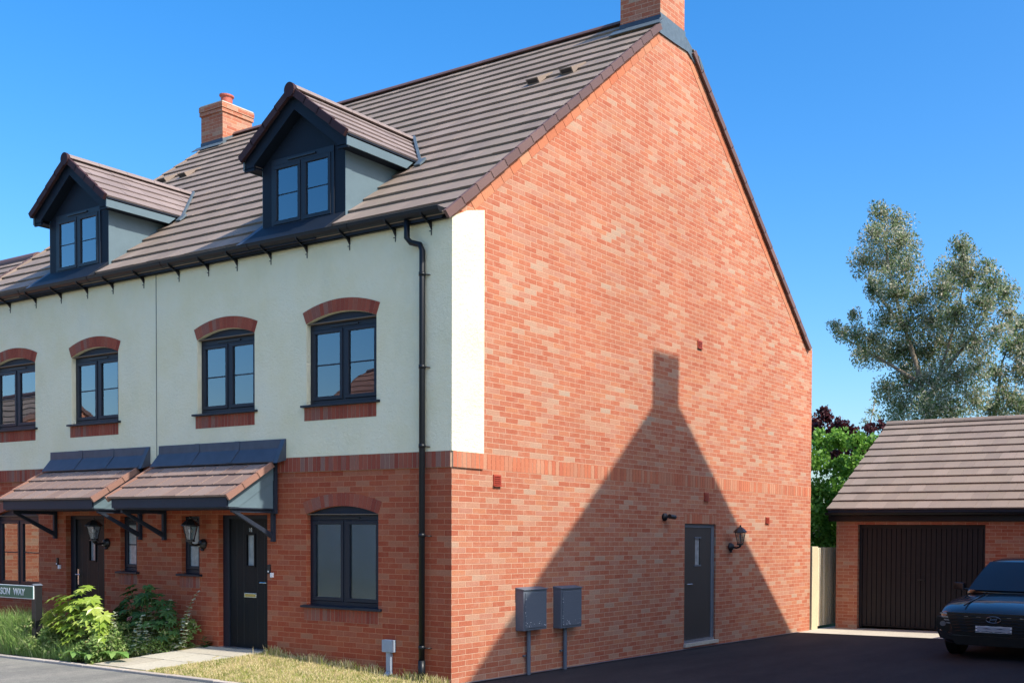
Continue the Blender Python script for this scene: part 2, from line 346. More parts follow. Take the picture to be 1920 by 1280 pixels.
# ------------------------------------------------------------------ ground
J2 = -11.165                   # x of the pair's mirror line, doubled
YK = 1.17
def drive_z(x, y): return -.008*max(y, 0)+.0025*max(x, 0)*max(y, 0)*.55
def wall_z(x):
    if x < -3.1: return .195
    return -.012+(.195+.012)*(x/-3.1)**1.0
def ground_z(x, y):
    if x <= 0:
        if y >= 0: return wall_z(x)*(1 if y < .01 else 1)
        t = min(1, -y/YK); return wall_z(x)*(1-t)+.012*t
    z = drive_z(x, y)
    if y < 0: z = y*.01
    return z
g = MB()
g.quad([(-400, -400, -.10), (400, -400, -.10), (400, 500, -.10), (-400, 500, -.10)], 'far_green')
struct(g.build('ground'))
g = MB()
nx, ny = 60, 20
def sheet(mb, xs, ys, zf, mat, dz=0):
    vs = [(x, y, zf(x, y)+dz) for y in ys for x in xs]; n = len(xs)
    mb.add(vs, [(j*n+i, j*n+i+1, (j+1)*n+i+1, (j+1)*n+i) for j in range(len(ys)-1) for i in range(n-1)], mat)
lin = lambda a, b, n: [a+(b-a)*i/(n-1) for i in range(n)]
sheet(g, [-120, -60, -30, -12, -6, 0, 6, 14, 40, 90], [-9.5, -7, -4, -2, -YK-.1], lambda x, y: -.012-.012*(-y-1.2)/5, 'road')
struct(g.build('road'))
g = MB(); sheet(g, lin(.0, 14, 15), [-YK-.1, -.5, 0, 2, 4, 6, 8, 9.02], lambda x, y: drive_z(x, y) if y >= 0 else y*.01, 'drive', -.001)
struct(g.build('driveway'))
g = MB(); sheet(g, lin(-.05, 14, 15), [9.02, 9.6, 10.0, 10.6, 11.4], lambda x, y: drive_z(x, y)+.004, 'concrete')
sheet(g, [.0, .045, .06], lin(.02, 9.02, 12), lambda x, y: drive_z(x, y)+(.012 if x < .08 else -.004), 'box_grey')
struct(g.build('concrete_apron'))
# lawn between path and corner
def LZ(x, y): return ground_z(x, y)
g = MB(); sheet(g, lin(-5.3, .0, 50), lin(-YK, -.002, 16), lambda x, y: LZ(x, y)+.012*math.sin(x*9+y*7)*math.sin(y*11)*min(1, -y*5), 'lawn')
struct(g.build('lawn'))
g = MB(); sheet(g, lin(-16, -5.3, 50), lin(-YK, -.002, 12), lambda x, y: LZ(x, y)+.015*math.sin(x*7+y*5), 'soil', -.01)
struct(g.build('flower_bed_soil'))
# path: slabs from the door down to the kerb
g = MB()
def ppt(u, v):       # u across 0..1, v 0 at door ..1 at kerb
    xl = -4.45+(-5.15+4.45)*v; xr = -3.2+(-4.0+3.2)*v
    x = xl+(xr-xl)*u; y = -.03-(YK-.04)*v; return (x, y, LZ(x, y)+.012)
rows = [0, .3, .62, 1.0]
for i in range(3):
    for j in range(2):
        a, b = rows[i]+.006, rows[i+1]-.006; c, d = j*.5+.006, j*.5+.494
        P = [ppt(c, a), ppt(d, a), ppt(d, b), ppt(c, b)]; h = random.uniform(-.003, .003)
        g.hexa([(p[0], p[1], p[2]-.04) for p in P]+[(p[0], p[1], p[2]+h) for p in P], 'slab')
struct(g.build('garden_path'))
g = MB(); x = -16
while x < 6.4:
    L = .9; g.box(x+.003, x+L-.003, -YK-.09, -YK-.002, -.2, .016+random.uniform(-.003, .003), 'kerb'); x += L
struct(g.build('kerb', bevel=.006))

# ------------------------------------------------------------------ helpers for houses
def arch_pts(xl, xr, z, rise, n=14):
    w = xr-xl; R = (w*w/4+rise*rise)/(2*rise); c = (xl+xr)/2; a = math.asin(w/2/R)
    return [(c+R*math.sin(-a+2*a*i/n), z+R*math.cos(-a+2*a*i/n)-(R-rise)) for i in range(n+1)], (c, z-(R-rise), R, a)
def wall_face(mb, x0, x1, z0, z1, ops, y, mat, depth=.1):
    """front sheet at y with openings (xl,xr,zb,zt,rise); reveals go back by depth"""
    xs = sorted({x0, x1}|{v for o in ops for v in o[:2] if x0 < v < x1}); top = {o: o[3]+o[4] for o in ops}
    zs = sorted({z0, z1}|{v for o in ops for v in (o[2], top[o]) if z0 < v < z1})
    for i in range(len(xs)-1):
        for j in range(len(zs)-1):
            mx, mz = (xs[i]+xs[i+1])/2, (zs[j]+zs[j+1])/2
            if any(o[0] < mx < o[1] and o[2] < mz < top[o] for o in ops): continue
            mb.quad([(xs[i], y, zs[j]), (xs[i+1], y, zs[j]), (xs[i+1], y, zs[j+1]), (xs[i], y, zs[j+1])], mat)
    for o in ops:
        xl, xr, zb, zt, rise = o; yb = y+depth
        mb.quad([(xl, y, zb), (xl, yb, zb), (xl, yb, zt), (xl, y, zt)], mat); mb.quad([(xr, y, zb), (xr, y, zt), (xr, yb, zt), (xr, yb, zb)], mat)
        mb.quad([(xl, y, zb), (xr, y, zb), (xr, yb, zb), (xl, yb, zb)], mat)
        if rise > 0:
            A, _ = arch_pts(xl, xr, zt, rise)
            for k in range(len(A)-1):
                a, b = A[k], A[k+1]; T = zt+rise
                mb.quad([(a[0], y, a[1]), (b[0], y, b[1]), (b[0], y, T), (a[0], y, T)], mat)
                mb.quad([(a[0], y, a[1]), (a[0], yb, a[1]), (b[0], yb, b[1]), (b[0], y, b[1])], mat)
        else: mb.quad([(xl, y, zt), (xl, yb, zt), (xr, yb, zt), (xr, y, zt)], mat)
def arch_ring(mb, xl, xr, z, rise, th, y0, y1, n=17, mat='soldier', gap=.004):
    _, (c, zc, R, a) = arch_pts(xl, xr, z, rise)
    for i in range(n):
        t0 = -a+2*a*i/n+gap/R/2*1.2; t1 = -a+2*a*(i+1)/n-gap/R/2*1.2
        # fan the ends outwards a little more, as cut voussoirs do
        f = lambda t, r: (c+r*math.sin(t), zc+r*math.cos(t))
        P = [f(t0, R+.001), f(t1, R+.001), f(t1*1.02, R+th), f(t0*1.02, R+th)]
        mb.prism(P, 1, y0, y1, mat)
    P = [f2 for f2 in [(c+(R+.002)*math.sin(-a+2*a*i/12), zc+(R+.002)*math.cos(-a+2*a*i/12)) for i in range(13)]]
    Q = [(c+(R+th-.001)*math.sin(-a+2*a*i/12), zc+(R+th-.001)*math.cos(-a+2*a*i/12)) for i in range(13)]
    for i in range(12): mb.quad([(P[i][0], y0+.0025, P[i][1]), (P[i+1][0], y0+.0025, P[i+1][1]), (Q[i+1][0], y0+.0025, Q[i+1][1]), (Q[i][0], y0+.0025, Q[i][1])], 'mortar')
def soldiers(mb, a, b, z0, z1, y0, y1, axis='x', pitch=.075, mat='soldier'):
    n = max(1, round((b-a)/pitch)); p = (b-a)/n
    for i in range(n):
        s0, s1 = a+i*p+.0045, a+(i+1)*p-.0045; d = random.uniform(-.0012, .0012)
        if axis == 'x': mb.box(s0, s1, y0+d, y1, z0+.003, z1-.003, mat)
        else: mb.box(y0+d, y1, s0, s1, z0+.003, z1-.003, mat)
    if axis == 'x': mb.box(a, b, y0+.0035, y1-.002, z0, z1, 'mortar')
    else: mb.box(y0+.002, y1-.0035 if y1 > y0 else y1+.0035, a, b, z0, z1, 'mortar')
def tiles(mb, O, ux, us, nrm, L, n, g, tw=.295, th=.022, mat='tile', rng=None, jit=.0028):
    """courses of interlocking tiles. O: lower left corner, ux along the eave, us up the slope"""
    O, ux, us, nrm = Vector(O), Vector(ux), Vector(us), Vector(nrm)
    for r in range(n):
        a0, a1 = rng(r) if rng else (0, L)
        s = a0-(tw*.5 if r % 2 else 0)*1.0; s = a0+(-tw*.5 if r % 2 else 0)
        while s < a1-.001:
            p, q = max(s, a0), min(s+tw, a1); s += tw
            if q-p < .01: continue
            j = random.uniform(-jit, jit); lo = O+us*(r*g); hi = O+us*((r+1)*g+.03)
            lift = nrm*(th+j); lift2 = nrm*(.006)
            b = [lo+ux*(p+.002), lo+ux*(q-.002), hi+ux*(q-.002), hi+ux*(p+.002)]
            mb.hexa([b[0]-nrm*.004, b[1]-nrm*.004, b[2]-nrm*.012, b[3]-nrm*.012, b[0]+lift, b[1]+lift, b[2]+lift2*-.2, b[3]+lift2*-.2], mat)
def window(parent, xl, xr, zb, zt, y, rise=0, sill=True, lights=2, bars=False, name='window', silly=.05, blind=None, seed=0, soft=False):
    """casement window set in the opening; y = outer face of the wall, frame 7 cm behind it"""
    yf = y+.062; F = MB(); h = zt-zb; fw = .052
    if rise > 0:      # infill panel under the arch, with its thin lintel line
        A, _ = arch_pts(xl+.002, xr-.002, zt, rise-.003)
        F.prism([(xl+.002, zt+.0)]+[(p[0], p[1]+.004) for p in A]+[(xr-.002, zt)], 1, yf-.006, yf+.03, 'board')
        F.box(xl, xr, y+.012, yf+.02, zt-.008, zt+.004, 'lintel')
    F.box(xl, xr, yf, yf+.06, zb, zb+fw, 'dark'); F.box(xl, xr, yf, yf+.06, zt-fw*1.5, zt-.01, 'dark')
    F.box(xl, xl+fw, yf, yf+.06, zb+fw, zt-fw*1.5, 'dark'); F.box(xr-fw, xr, yf, yf+.06, zb+fw, zt-fw*1.5, 'dark')
    if lights == 2: F.box((xl+xr)/2-.028, (xl+xr)/2+.028, yf-.002, yf+.06, zb+fw, zt-fw*1.5, 'dark')
    F.box((xl+xr)/2-.2*(xr-xl), (xl+xr)/2+.2*(xr-xl), yf-.014, yf, zt-fw*1.1, zt-fw*.75, 'black')    # trickle vent
    w = F.build(name, parent, bevel=.003)
    cells = [(xl+fw, xr-fw)] if lights == 1 else [(xl+fw, (xl+xr)/2-.028), ((xl+xr)/2+.028, xr-fw)]
    for (a, b) in cells:
        C = MB(); s = .046; z0, z1 = zb+fw+.004, zt-fw*1.5-.004; a += .004; b -= .004; ys = yf-.012
        C.box(a, b, ys, ys+.05, z0, z0+s, 'dark'); C.box(a, b, ys, ys+.05, z1-s, z1, 'dark')
        C.box(a, a+s, ys, ys+.05, z0+s, z1-s, 'dark'); C.box(b-s, b, ys, ys+.05, z0+s, z1-s, 'dark')
        if bars: zm = (z0+z1)/2; C.box(a+s, b-s, ys+.014, ys+.034, zm-.009, zm+.009, 'dark')
        C.build('casement', w, bevel=.004)
        G = MB(); G.box(a+s, b-s, ys+.02, ys+.026, z0+s, z1-s, 'frosted' if lights == 1 else ('glass_soft' if soft else 'glass')); G.build('pane', w)
    # room behind
    R = MB(); D = .9; yb = yf+.06
    for P in ([(xl, yb+D, zb), (xr, yb+D, zb), (xr, yb+D, zt), (xl, yb+D, zt)], [(xl, yb, zb), (xl, yb+D, zb), (xl, yb+D, zt), (xl, yb, zt)], [(xr, yb, zb), (xr, yb, zt), (xr, yb+D, zt), (xr, yb+D, zb)],
              [(xl, yb, zb), (xr, yb, zb), (xr, yb+D, zb), (xl, yb+D, zb)], [(xl, yb, zt), (xl, yb+D, zt), (xr, yb+D, zt), (xr, yb, zt)]): R.quad(P, 'interior')
    R.build('window_reveal', w)
    if blind:
        B = MB()
        for (a, b, z0, z1, mt) in blind:
            n = 12; xs = [xl+(xr-xl)*(a+(b-a)*i/n) for i in range(n+1)]
            ys = [yb+.012+.010*math.sin(i*2.4+seed) for i in range(n+1)]
            for i in range(n): B.quad([(xs[i], ys[i], zb+(zt-zb)*z0), (xs[i+1], ys[i+1], zb+(zt-zb)*z0), (xs[i+1], ys[i+1], zb+(zt-zb)*z1), (xs[i], ys[i], zb+(zt-zb)*z1)], mt)
        B.build('curtain', w)
    if sill:
        SB = MB(); SB.prism([(y-silly, zb-.034), (y-silly, zb-.008), (yf+.01, zb+.006), (yf+.01, zb-.034)], 0, xl-.06, xr+.06, 'dark'); SB.build('sill', w, bevel=.003)
    return w
M['lintel'] = plain('painted_steel_lintel', (.16, .12, .085), .6, bd=0)

M['plate_grey'] = plain('blurred_plate', (.36, .38, .41), .5, bd=0)
EA, RISE, YR = 5.45, .911, 4.63        # roof plane z = EA + RISE*y ; ridge at y=YR
YB = 9.57                              # rear wall
def roof_z(y): return EA+RISE*min(y, 2*YR-y)

def house(side, label, x_end, dc, chx, number, roof_x):
    X = (lambda x: x) if side == 0 else (lambda x: J2-x)
    def XR(a, b): a, b = X(a), X(b); return (min(a, b), max(a, b))
    H = thing('brick_house', label, 'house', (0, 0, 0))
    J = J2/2
    fr = 'brick_front_shaded'
    ops_g = [(*XR(-2.48, -1.19), .80, 1.972, .10), (*XR(-4.25, -3.235), .17, 1.967, 0), (*XR(-5.06, -4.655), 1.15, 1.955, 0)]
    ops_u = [(*XR(-2.45, -1.20), 3.30, 4.34, .105), (*XR(-4.66, -3.455), 3.30, 4.33, .105)]
    x0, x1 = (J, 0) if side == 0 else (x_end, J)
    # --- masonry shell
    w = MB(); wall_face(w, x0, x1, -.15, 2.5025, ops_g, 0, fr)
    if side == 0:
        # gable end with the side door opening
        yc = [0, 5.0, 5.96, YB]; 
        def gq(ya, yb, za, zb): w.quad([(0, ya, za), (0, yb, za), (0, yb, zb), (0, ya, zb)], 'brick')
        gq(0, 5.0, -.25, 2.0); gq(5.96, YB, -.25, 2.0); gq(5.0, 5.96, -.25, .05); gq(5.0, 5.96, 1.93, 2.0); gq(0, YB, 2.0, 5.36)
        w.quad([(0, 0, 5.36), (0, YB, 5.36), (0, 2*YR-4.12, 9.18), (0, 4.12, 9.18)], 'brick')
        for P in ([(0, 5.0, .05), (-.1, 5.0, .05), (-.1, 5.0, 1.93), (0, 5.0, 1.93)], [(0, 5.96, .05), (-.1, 5.96, .05), (-.1, 5.96, 1.93), (0, 5.96, 1.93)], [(0, 5.0, 1.93), (-.1, 5.0, 1.93), (-.1, 5.96, 1.93), (0, 5.96, 1.93)]): w.quad(P, 'brick')
    else:
        xe = x_end; w.quad([(xe, 0, -.2), (xe, YB, -.2), (xe, YB, 5.36), (xe, 0, 5.36)], 'brick'); w.quad([(xe, 0, 5.36), (xe, YB, 5.36), (xe, YR, roof_z(YR)-.02)], 'brick')
    w.quad([(x0, YB, -.2), (x1, YB, -.2), (x1, YB, 5.38), (x0, YB, 5.38)], 'brick')
    w.build('brick_wall', H)
    # --- render on the upper storey
    rn = MB(); wall_face(rn, x0, x1, 2.6886, 5.43, ops_u, -.02, 'render', .1)
    if side == 0:
        n = 1
        rn.prism([(-.02, 2.6886), (.505, 2.6886), (.505, roof_z(.505)-.355*.5-.24+.05), (.23, roof_z(.0)-.03+.045), (-.02, 5.33)], 0, .0, .02, 'render')
    rn.quad([(x0, -.02, 2.6886), (x1, -.02, 2.6886), (x1, .05, 2.6886), (x0, .05, 2.6886)], 'render')
    rn.build('render_coat', H)
    if side == 0:
        jt = MB(); jt.box(J-.006, J+.006, -.0235, -.018, 2.69, 5.43, 'bead'); jt.build('render_joint', H)
    # --- soldier band
    sb = MB(); soldiers(sb, x0, x1-.0, 2.5025, 2.6886, -.022, .03, 'x', mat='soldier_front_shaded')
    if side == 0:
        soldiers(sb, 0.0, .50, 2.5025, 2.6886, -.03, .022, 'y'); 
        soldiers(sb, .50, YB-.0, 2.5025, 2.6886, -.03, .003, 'y')
        soldiers(sb, 4.985, 5.975, 1.932, 2.08, -.03, .003, 'y')
    sb.build('soldier_course', H)
    # --- verge bricks under the gable tiles
    if side == 0:
        vb = MB(); sl = math.sqrt(1+RISE*RISE); us = Vector((0, 1/sl, RISE/sl)); nn = Vector((0, -RISE/sl, 1/sl))
        for sgn in (0, 1):
            vb = MB(); P0 = Vector((0, .24, roof_z(.24)-.03)); s = 0; e = (4.12-.24)*sl
            while s < e-.05:
                q = min(s+.225, e); A = P0+us*(s+.004); B = P0+us*(q-.004); d = nn*-.175; d0 = nn*-.005
                pts = [A+d, B+d, B+d0, A+d0]
                if sgn: pts = [Vector((p.x, 2*YR-p.y, p.z)) for p in pts]
                vb.prism([(p.y, p.z) for p in pts], 0, -.02, .006, 'verge_brick'); s = q
            vb.build('verge_brickwork', H)
    # --- windows
    def W(i, xl, xr, zb, zt, y, rise, **k):
        a, b = XR(xl, xr); wn = window(H, a, b, zb, zt, y, rise, **k)
        am = MB()
        if rise: arch_ring(am, a-.0, b+.0, zt+.0, rise, .155, y-.006, y+.03, n=max(12, round((b-a)/.070)), mat='soldier_front_shaded'); am.build('brick_arch', wn)
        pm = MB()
        soldiers(pm, a-.04, b-.0 if side == 0 else b+.0, zb-.034-(.165 if y < 0 else .16), zb-.034, y-.005, y+.03, 'x', .07, 'soldier_front_shaded'); pm.build('sill_bricks', wn)
        return wn
    bl = lambda *a: list(a)
    if side == 0:
        W(0, -2.45, -1.20, 3.334, 4.34, -.02, .105, bars=True, blind=bl((.08, .36, 0, 1, 'curtain')))
        W(1, -4.66, -3.455, 3.334, 4.33, -.02, .105, bars=True, blind=bl((.05, .46, 0, 1, 'blind')))
        W(2, -2.48, -1.19, .835, 1.972, 0, .10, soft=True, bars=False, blind=bl((.04, .44, .45, 1, 'curtain'), (.52, .97, .30, 1, 'curtain'), (.1, .3, 0, .2, 'blind')))
        W(3, -5.06, -4.655, 1.165, 1.955, 0, 0, lights=1, bars=True, blind=bl((0, 1, 0, 1, 'curtain')))
    else:
        W(0, -2.45, -1.20, 3.334, 4.34, -.02, .105, bars=True, blind=None)
        W(1, -4.66, -3.455, 3.334, 4.33, -.02, .105, bars=True, blind=bl((.52, .97, 0, 1, 'blind'), (.05, .3, 0, 1, 'blind')))
        W(2, -2.48, -1.19, .835, 1.972, 0, .10, bars=True, blind=None)
        W(3, -5.06, -4.655, 1.165, 1.955, 0, 0, lights=1, bars=True, blind=bl((0, 1, 0, 1, 'curtain')))
    # --- front door
    a, b = XR(-4.25, -3.235); zb, zt = .17, 1.967
    D = MB(); yd = .07
    D.box(a, b, .0+yd, yd+.07, zt-.05, zt, 'dark'); hinge = .10
    la, lb = (a+.13, b-.03) if side == 0 else (a+.13, b-.03)
    D.box(a, la, yd, yd+.07, zb, zt-.05, 'dark'); D.box(lb, b, yd, yd+.07, zb, zt-.05, 'dark')
    D.build('door_frame', H, bevel=.004)
    L = MB(); cx_ = (la+lb)/2; yl = yd+.02; gx0, gx1, gz0, gz1 = cx_-.075, cx_+.075, 1.30, 1.70
    for (p, q, r, s) in ((la, gx0, zb+.03, zt-.05), (gx1, lb, zb+.03, zt-.05), (gx0, gx1, zb+.03, gz0), (gx0, gx1, gz1, zt-.05)): L.box(p, q, yl, yl+.045, r, s, 'door')
    for k in range(1, 6):
        xx = la+(lb-la)*k/6
        if not gx0-.02 < xx < gx1+.02: L.box(xx-.003, xx+.003, yl-.002, yl+.001, zb+.08, zt-.1, 'black')
    L.box(gx0-.02, gx0, yl-.012, yl+.01, gz0-.02, gz1+.02, 'door'); L.box(gx1, gx1+.02, yl-.012, yl+.01, gz0-.02, gz1+.02, 'door')
    L.box(gx0, gx1, yl-.012, yl+.01, gz0-.02, gz0, 'door'); L.box(gx0, gx1, yl-.012, yl+.01, gz1, gz1+.02, 'door')
    dr = L.build('front_door', H, bevel=.002)
    G = MB(); G.box(gx0, gx1, yl+.018, yl+.024, gz0, gz1, 'frosted'); G.build('door_glass', dr)
    hx = lb-.055 if side == 0 else la+.055; s_ = -1 if side == 0 else 1
    hd = MB(); hd.box(hx-.016, hx+.016, yl-.012, yl, .93, 1.16, 'steel'); hd.tube([(hx, yl-.012, 1.08), (hx, yl-.05, 1.08)], .009, 'steel', 8); hd.tube([(hx, yl-.05, 1.08), (hx+s_*.12, yl-.05, 1.08)], .009, 'steel', 8)
    hd.build('door_handle', dr, smooth=False)
    lp = MB(); lp.box(cx_-.125, cx_+.125, yl-.012, yl, .875, .935, 'steel'); lp.box(cx_-.105, cx_+.105, yl-.016, yl-.01, .888, .922, 'brass')
    if side == 0: lp.build('letter_plate', dr, bevel=.002)
    th = MB(); th.box(a, b, yd-.07, yd+.05, zb-.0, zb+.03, 'alu'); th.build('door_threshold', dr)
    text(number, (cx_, yl-.004, 1.745), .075, 'steel', 'door_number', dr)
    # --- canopy over door and slit window
    ca, cb = (-5.50, -3.0) if side == 0 else (-8.26, -5.90)
    cz0, cp = 2.04, .70
    sl = math.sqrt(.70**2+.49**2); us = Vector((0, .70/sl, .49/sl)); nn = Vector((0, -.49/sl, .70/sl))
    cn = MB()
    cn.box(ca+.03, cb-.03, -.72, -.69, 2.045, 2.17, 'board')            # fascia
    cn.box(ca+.03, cb-.03, -.69, -.0, 2.03, 2.045, 'board')             # soffit
    for xx in (ca+.03, cb-.05):
        cn.prism([(-.69, 2.045), (-.022, 2.045), (-.022, 2.64), (-.69, 2.17)], 0, xx, xx+.02, 'cheek')
    for xx in (ca+.022, cb-.028):
        cn.prism([(-.70, 2.05), (-.56, 2.05), (-.03, 2.43), (-.03, 2.63), (-.70, 2.16)], 0, xx, xx+.006, 'cheek')     # barge strip
    for xx in (ca-.0, cb-.06): cn.box(xx, xx+.06, -.07, -.023, 1.98, 2.72, 'board')
    can = cn.build('door_canopy', H)
    ct = MB(); O = Vector((ca-.04, -.75, 2.175)); O = Vector((ca, -.75, 2.175)); tiles(ct, O, (1, 0, 0), us, nn, cb-ca+.02, 3, .255, .30, .024, 'tile_pink')
    for r_ in range(3):
        k = 0
        while k*.30-(.15 if r_ % 2 else 0) < cb-ca:
            q = k*.30-(.15 if r_ % 2 else 0); k += 1
            if q < .03: continue
            lo = O+us*(r_*.255)+Vector((q-.009, 0, 0)); hi = lo+us*.255; w2 = Vector((.018, 0, 0))
            ct.hexa([lo+nn*.02, lo+w2+nn*.02, hi+w2*1+nn*.0, hi+nn*.0, lo+nn*.029, lo+w2+nn*.029, hi+w2+nn*.009, hi+nn*.009], 'tile_pink')
    ct.build('canopy_tiles', can)
    cv = MB()
    for xx, sg in ((cb+.02, 1), (ca-.03, -1)):
        cv = MB()
        for k in range(3):
            A = O+us*(k*.255-.015); B = O+us*((k+1)*.255-.005); up_ = nn*.038; dn = nn*-.045
            cv.prism([(A+dn).yz, (B+dn).yz, (B+up_*.75).yz, (A+up_).yz], 0, xx, xx+.03, 'tile_edge2')
        cv.build('canopy_verge', can)
    fl = MB(); A = O+us*.745+nn*.03; 
    fl.prism([(A.y, A.z), (-.02, 2.80), (-.02, 2.93), (-.032, 2.93), (-.034, 2.815), (A.y-.003, A.z+.012)], 0, ca-.02, cb+.08, 'lead_dark')
    fl.prism([(A.y, A.z-.01), (-.02, 2.66), (-.02, 2.93), (-.03, 2.93), (-.10, 2.76)], 0, cb+.08, cb+.165, 'lead_dark')
    for q in (.32, .66): xx = ca+(cb-ca)*q; fl.prism([(A.y-.004, A.z+.014), (-.035, 2.817), (-.033, 2.932), (-.036, 2.932), (-.040, 2.820), (A.y-.008, A.z+.018)], 0, xx, xx+.10, 'lead_dark')
    fl.build('canopy_flashing', can)
    for xx in (ca+.18, cb-.18) if False else (ca+.06, cb-.11):
        bk = MB(); bk.box(xx, xx+.05, -.05, -.004, 1.62, 2.03, 'board'); bk.box(xx, xx+.05, -.62, -.05, 1.985, 2.03, 'board')
        bk.prism([(-.05, 1.66), (-.05, 1.73), (-.52, 1.985), (-.60, 1.985)], 0, xx+.004, xx+.046, 'board'); bk.build('canopy_bracket', can, bevel=.003)
    # --- roof
    rx0, rx1 = (J, .055) if side == 0 else (roof_x, J)
    rf = MB(); dy = (YR+.12)/20; sl = math.sqrt(1+RISE**2); us = Vector((0, 1/sl, RISE/sl)); nn = Vector((0, -RISE/sl, 1/sl))
    lim = (lambda r: (0, rx1-rx0-(.075 if r >= 18 else 0))) if side == 0 else (lambda r: (0, rx1-rx0))
    tiles(rf, (rx0, -.12, EA-.12*RISE), (1, 0, 0), us, nn, rx1-rx0, 20, dy*sl, .298, .03, rng=lim)
    us2 = Vector((0, -1/sl, RISE/sl)); nn2 = Vector((0, RISE/sl, 1/sl))
    tiles(rf, (rx0, 2*YR+.12, EA-.12*RISE), (1, 0, 0), us2, nn2, rx1-rx0, 20, dy*sl, .6, .03, rng=lim)
    # deck beneath the tiles
    rf.prism([(-.10, EA-.10*RISE-.016), (YR, roof_z(YR)-.016), (2*YR+.10, EA-.10*RISE-.016), (2*YR+.1, EA-.1*RISE-.05), (YR, roof_z(YR)-.06), (-.10, EA-.10*RISE-.05)], 0, rx0+.01, rx1-.12 if side == 0 else rx1, 'board')
    roof = rf.build('roof', H)
    rd = MB(); x = rx0 if side == 0 else chx[1]; rq = chx[0] if side == 0 else rx1
    while x < rq-.02:
        q = min(x+.45, rq)
        P = [(YR+.13*math.sin(t), roof_z(YR)-.075+.13*math.cos(t)) for t in [rad(-72+144*i/8) for i in range(9)]]
        rd.prism(P, 0, x+.003, q-.003, 'tile_edge'); x = q
    rd.build('ridge_tiles', roof)
    # verge
    vg = MB(); vx = [(rx1-.035, rx1+.004)] if side == 0 else [(rx0-.004, rx0+.035)]
    for (va, vb_) in vx:
        for sgn in (0, 1):
            vg = MB()
            for k in range(18 if side == 0 else 20):
                A = Vector((0, -.12, EA-.12*RISE))+us*(k*dy*sl-.02); B = Vector((0, -.12, EA-.12*RISE))+us*((k+1)*dy*sl-.008)
                pts = [A+nn*-.052, B+nn*-.062, B+nn*.032, A+nn*.042]
                if sgn: pts = [Vector((p.x, 2*YR-p.y, p.z)) for p in pts]
                vg.prism([p.yz for p in pts], 0, va, vb_+(.004 if side == 0 else 0), 'tile_edge' if side == 0 else 'tile')
            vg.build('verge_tiles', roof)
    # roof vents
    for (vx_, vy_) in (((-1.41, 3.10), (-.835, 3.15)) if side == 0 else ((-9.68, 3.08), (-10.3, 3.08))):
        v = MB(); P = Vector((vx_, vy_, roof_z(vy_)+.02)); f = Vector((1, 0, 0))
        a0, a1 = P-f*.11-us*.06, P+f*.11-us*.06; b0, b1 = P-f*.13+us*.30, P+f*.13+us*.30
        v.hexa([a0, a1, b1, b0, a0+nn*.085, a1+nn*.085, b1+nn*.012, b0+nn*.012], 'tile')
        v.hexa([a0+f*.02-us*.003+nn*.02, a1-f*.02-us*.003+nn*.02, a1-f*.02+nn*.02, a0+f*.02+nn*.02, a0+f*.02-us*.003+nn*.07, a1-f*.02-us*.003+nn*.07, a1-f*.02+nn*.07, a0+f*.02+nn*.07], 'black')
        v.build('roof_vent', roof)
    # --- gutter
    gt = MB(); gx0, gx1 = (J, -.03) if side == 0 else (x_end-.05, J)
    n = 9; yc_, zc_, R_ = -.132, 5.405, .068
    out = [(yc_+R_*math.cos(t), zc_+R_*.88*math.sin(t)) for t in [math.pi+math.pi*i/n for i in range(n+1)]]
    inn = [(yc_+(R_-.006)*math.cos(t), zc_+.002+(R_*.88-.006)*math.sin(t)) for t in [2*math.pi-math.pi*i/n for i in range(n+1)]]
    poly = [(yc_-R_-.004, zc_+.012)]+out+[(yc_+R_, zc_+.01)]+inn[:]+[(yc_-R_+.006, zc_+.012)]
    gt.prism(poly, 0, gx0, gx1, 'gutter')
    if side == 0: gt.prism(out+[(yc_+R_, zc_+.012), (yc_-R_, zc_+.012)], 0, gx1-.006, gx1+.003, 'gutter')
    x = gx0+.35
    while x < gx1-.2:      # union pieces
        gt.prism([(p[0]*1.0+(p[0]-yc_)*.06, p[1]-.003) for p in poly], 0, x-.02, x+.02, 'gutter'); x += 1.85
    go = gt.build('gutter', H)
    x = gx0+.42; xs = [-.30, -.88, -1.66, -2.43, -3.12, -3.80, -4.40, -5.05] if side == 0 else [J2-q for q in (-5.3, -4.55, -3.9, -3.2, -2.5, -1.75)]+[-10.1, -10.7]
    for x in xs:
        b_ = MB(); b_.prism([(-.20, 5.40), (-.19, 5.35), (-.135, 5.315), (-.06, 5.28), (-.022, 5.225), (-.022, 5.36)], 0, x-.010, x+.010, 'gutter'); b_.box(x-.03, x+.002, -.03, -.024, 5.205, 5.212, 'gutter'); b_.box(x-.004, x+.004, -.028, -.021, 5.16, 5.25, 'gutter'); b_.build('gutter_bracket', go)
    fs = MB(); fs.box(gx0+.002, min(gx1, -.01), -.06, -.023, 5.31, 5.43, 'gutter'); fs.build('fascia_board', H)
    # --- dormer
    c = dc; yf = .30; hw = .80; zE = 6.58; zA = zE+hw*.72
    dm = MB()
    yb_ = lambda z: (z-EA)/RISE
    zbase = EA+RISE*yf-.1
    ox0, ox1, oz0, oz1 = c-.605, c+.605, 5.73, 6.645
    # front board wall around the window, gable above
    for (p, q, r, s) in ((c-hw, ox0, zbase-.1, zE), (ox1, c+hw, zbase-.1, zE), (ox0, ox1, zbase-.1, oz0)): dm.box(p, q, yf, yf+.05, r, s, 'board_shaded')
    dm.prism([(c-hw, zE), (ox0, zE), (ox0, oz1), (ox1, oz1), (ox1, zE), (c+hw, zE), (c+.01, zA-.005), (c-.01, zA-.005)], 1, yf, yf+.05, 'board_shaded')
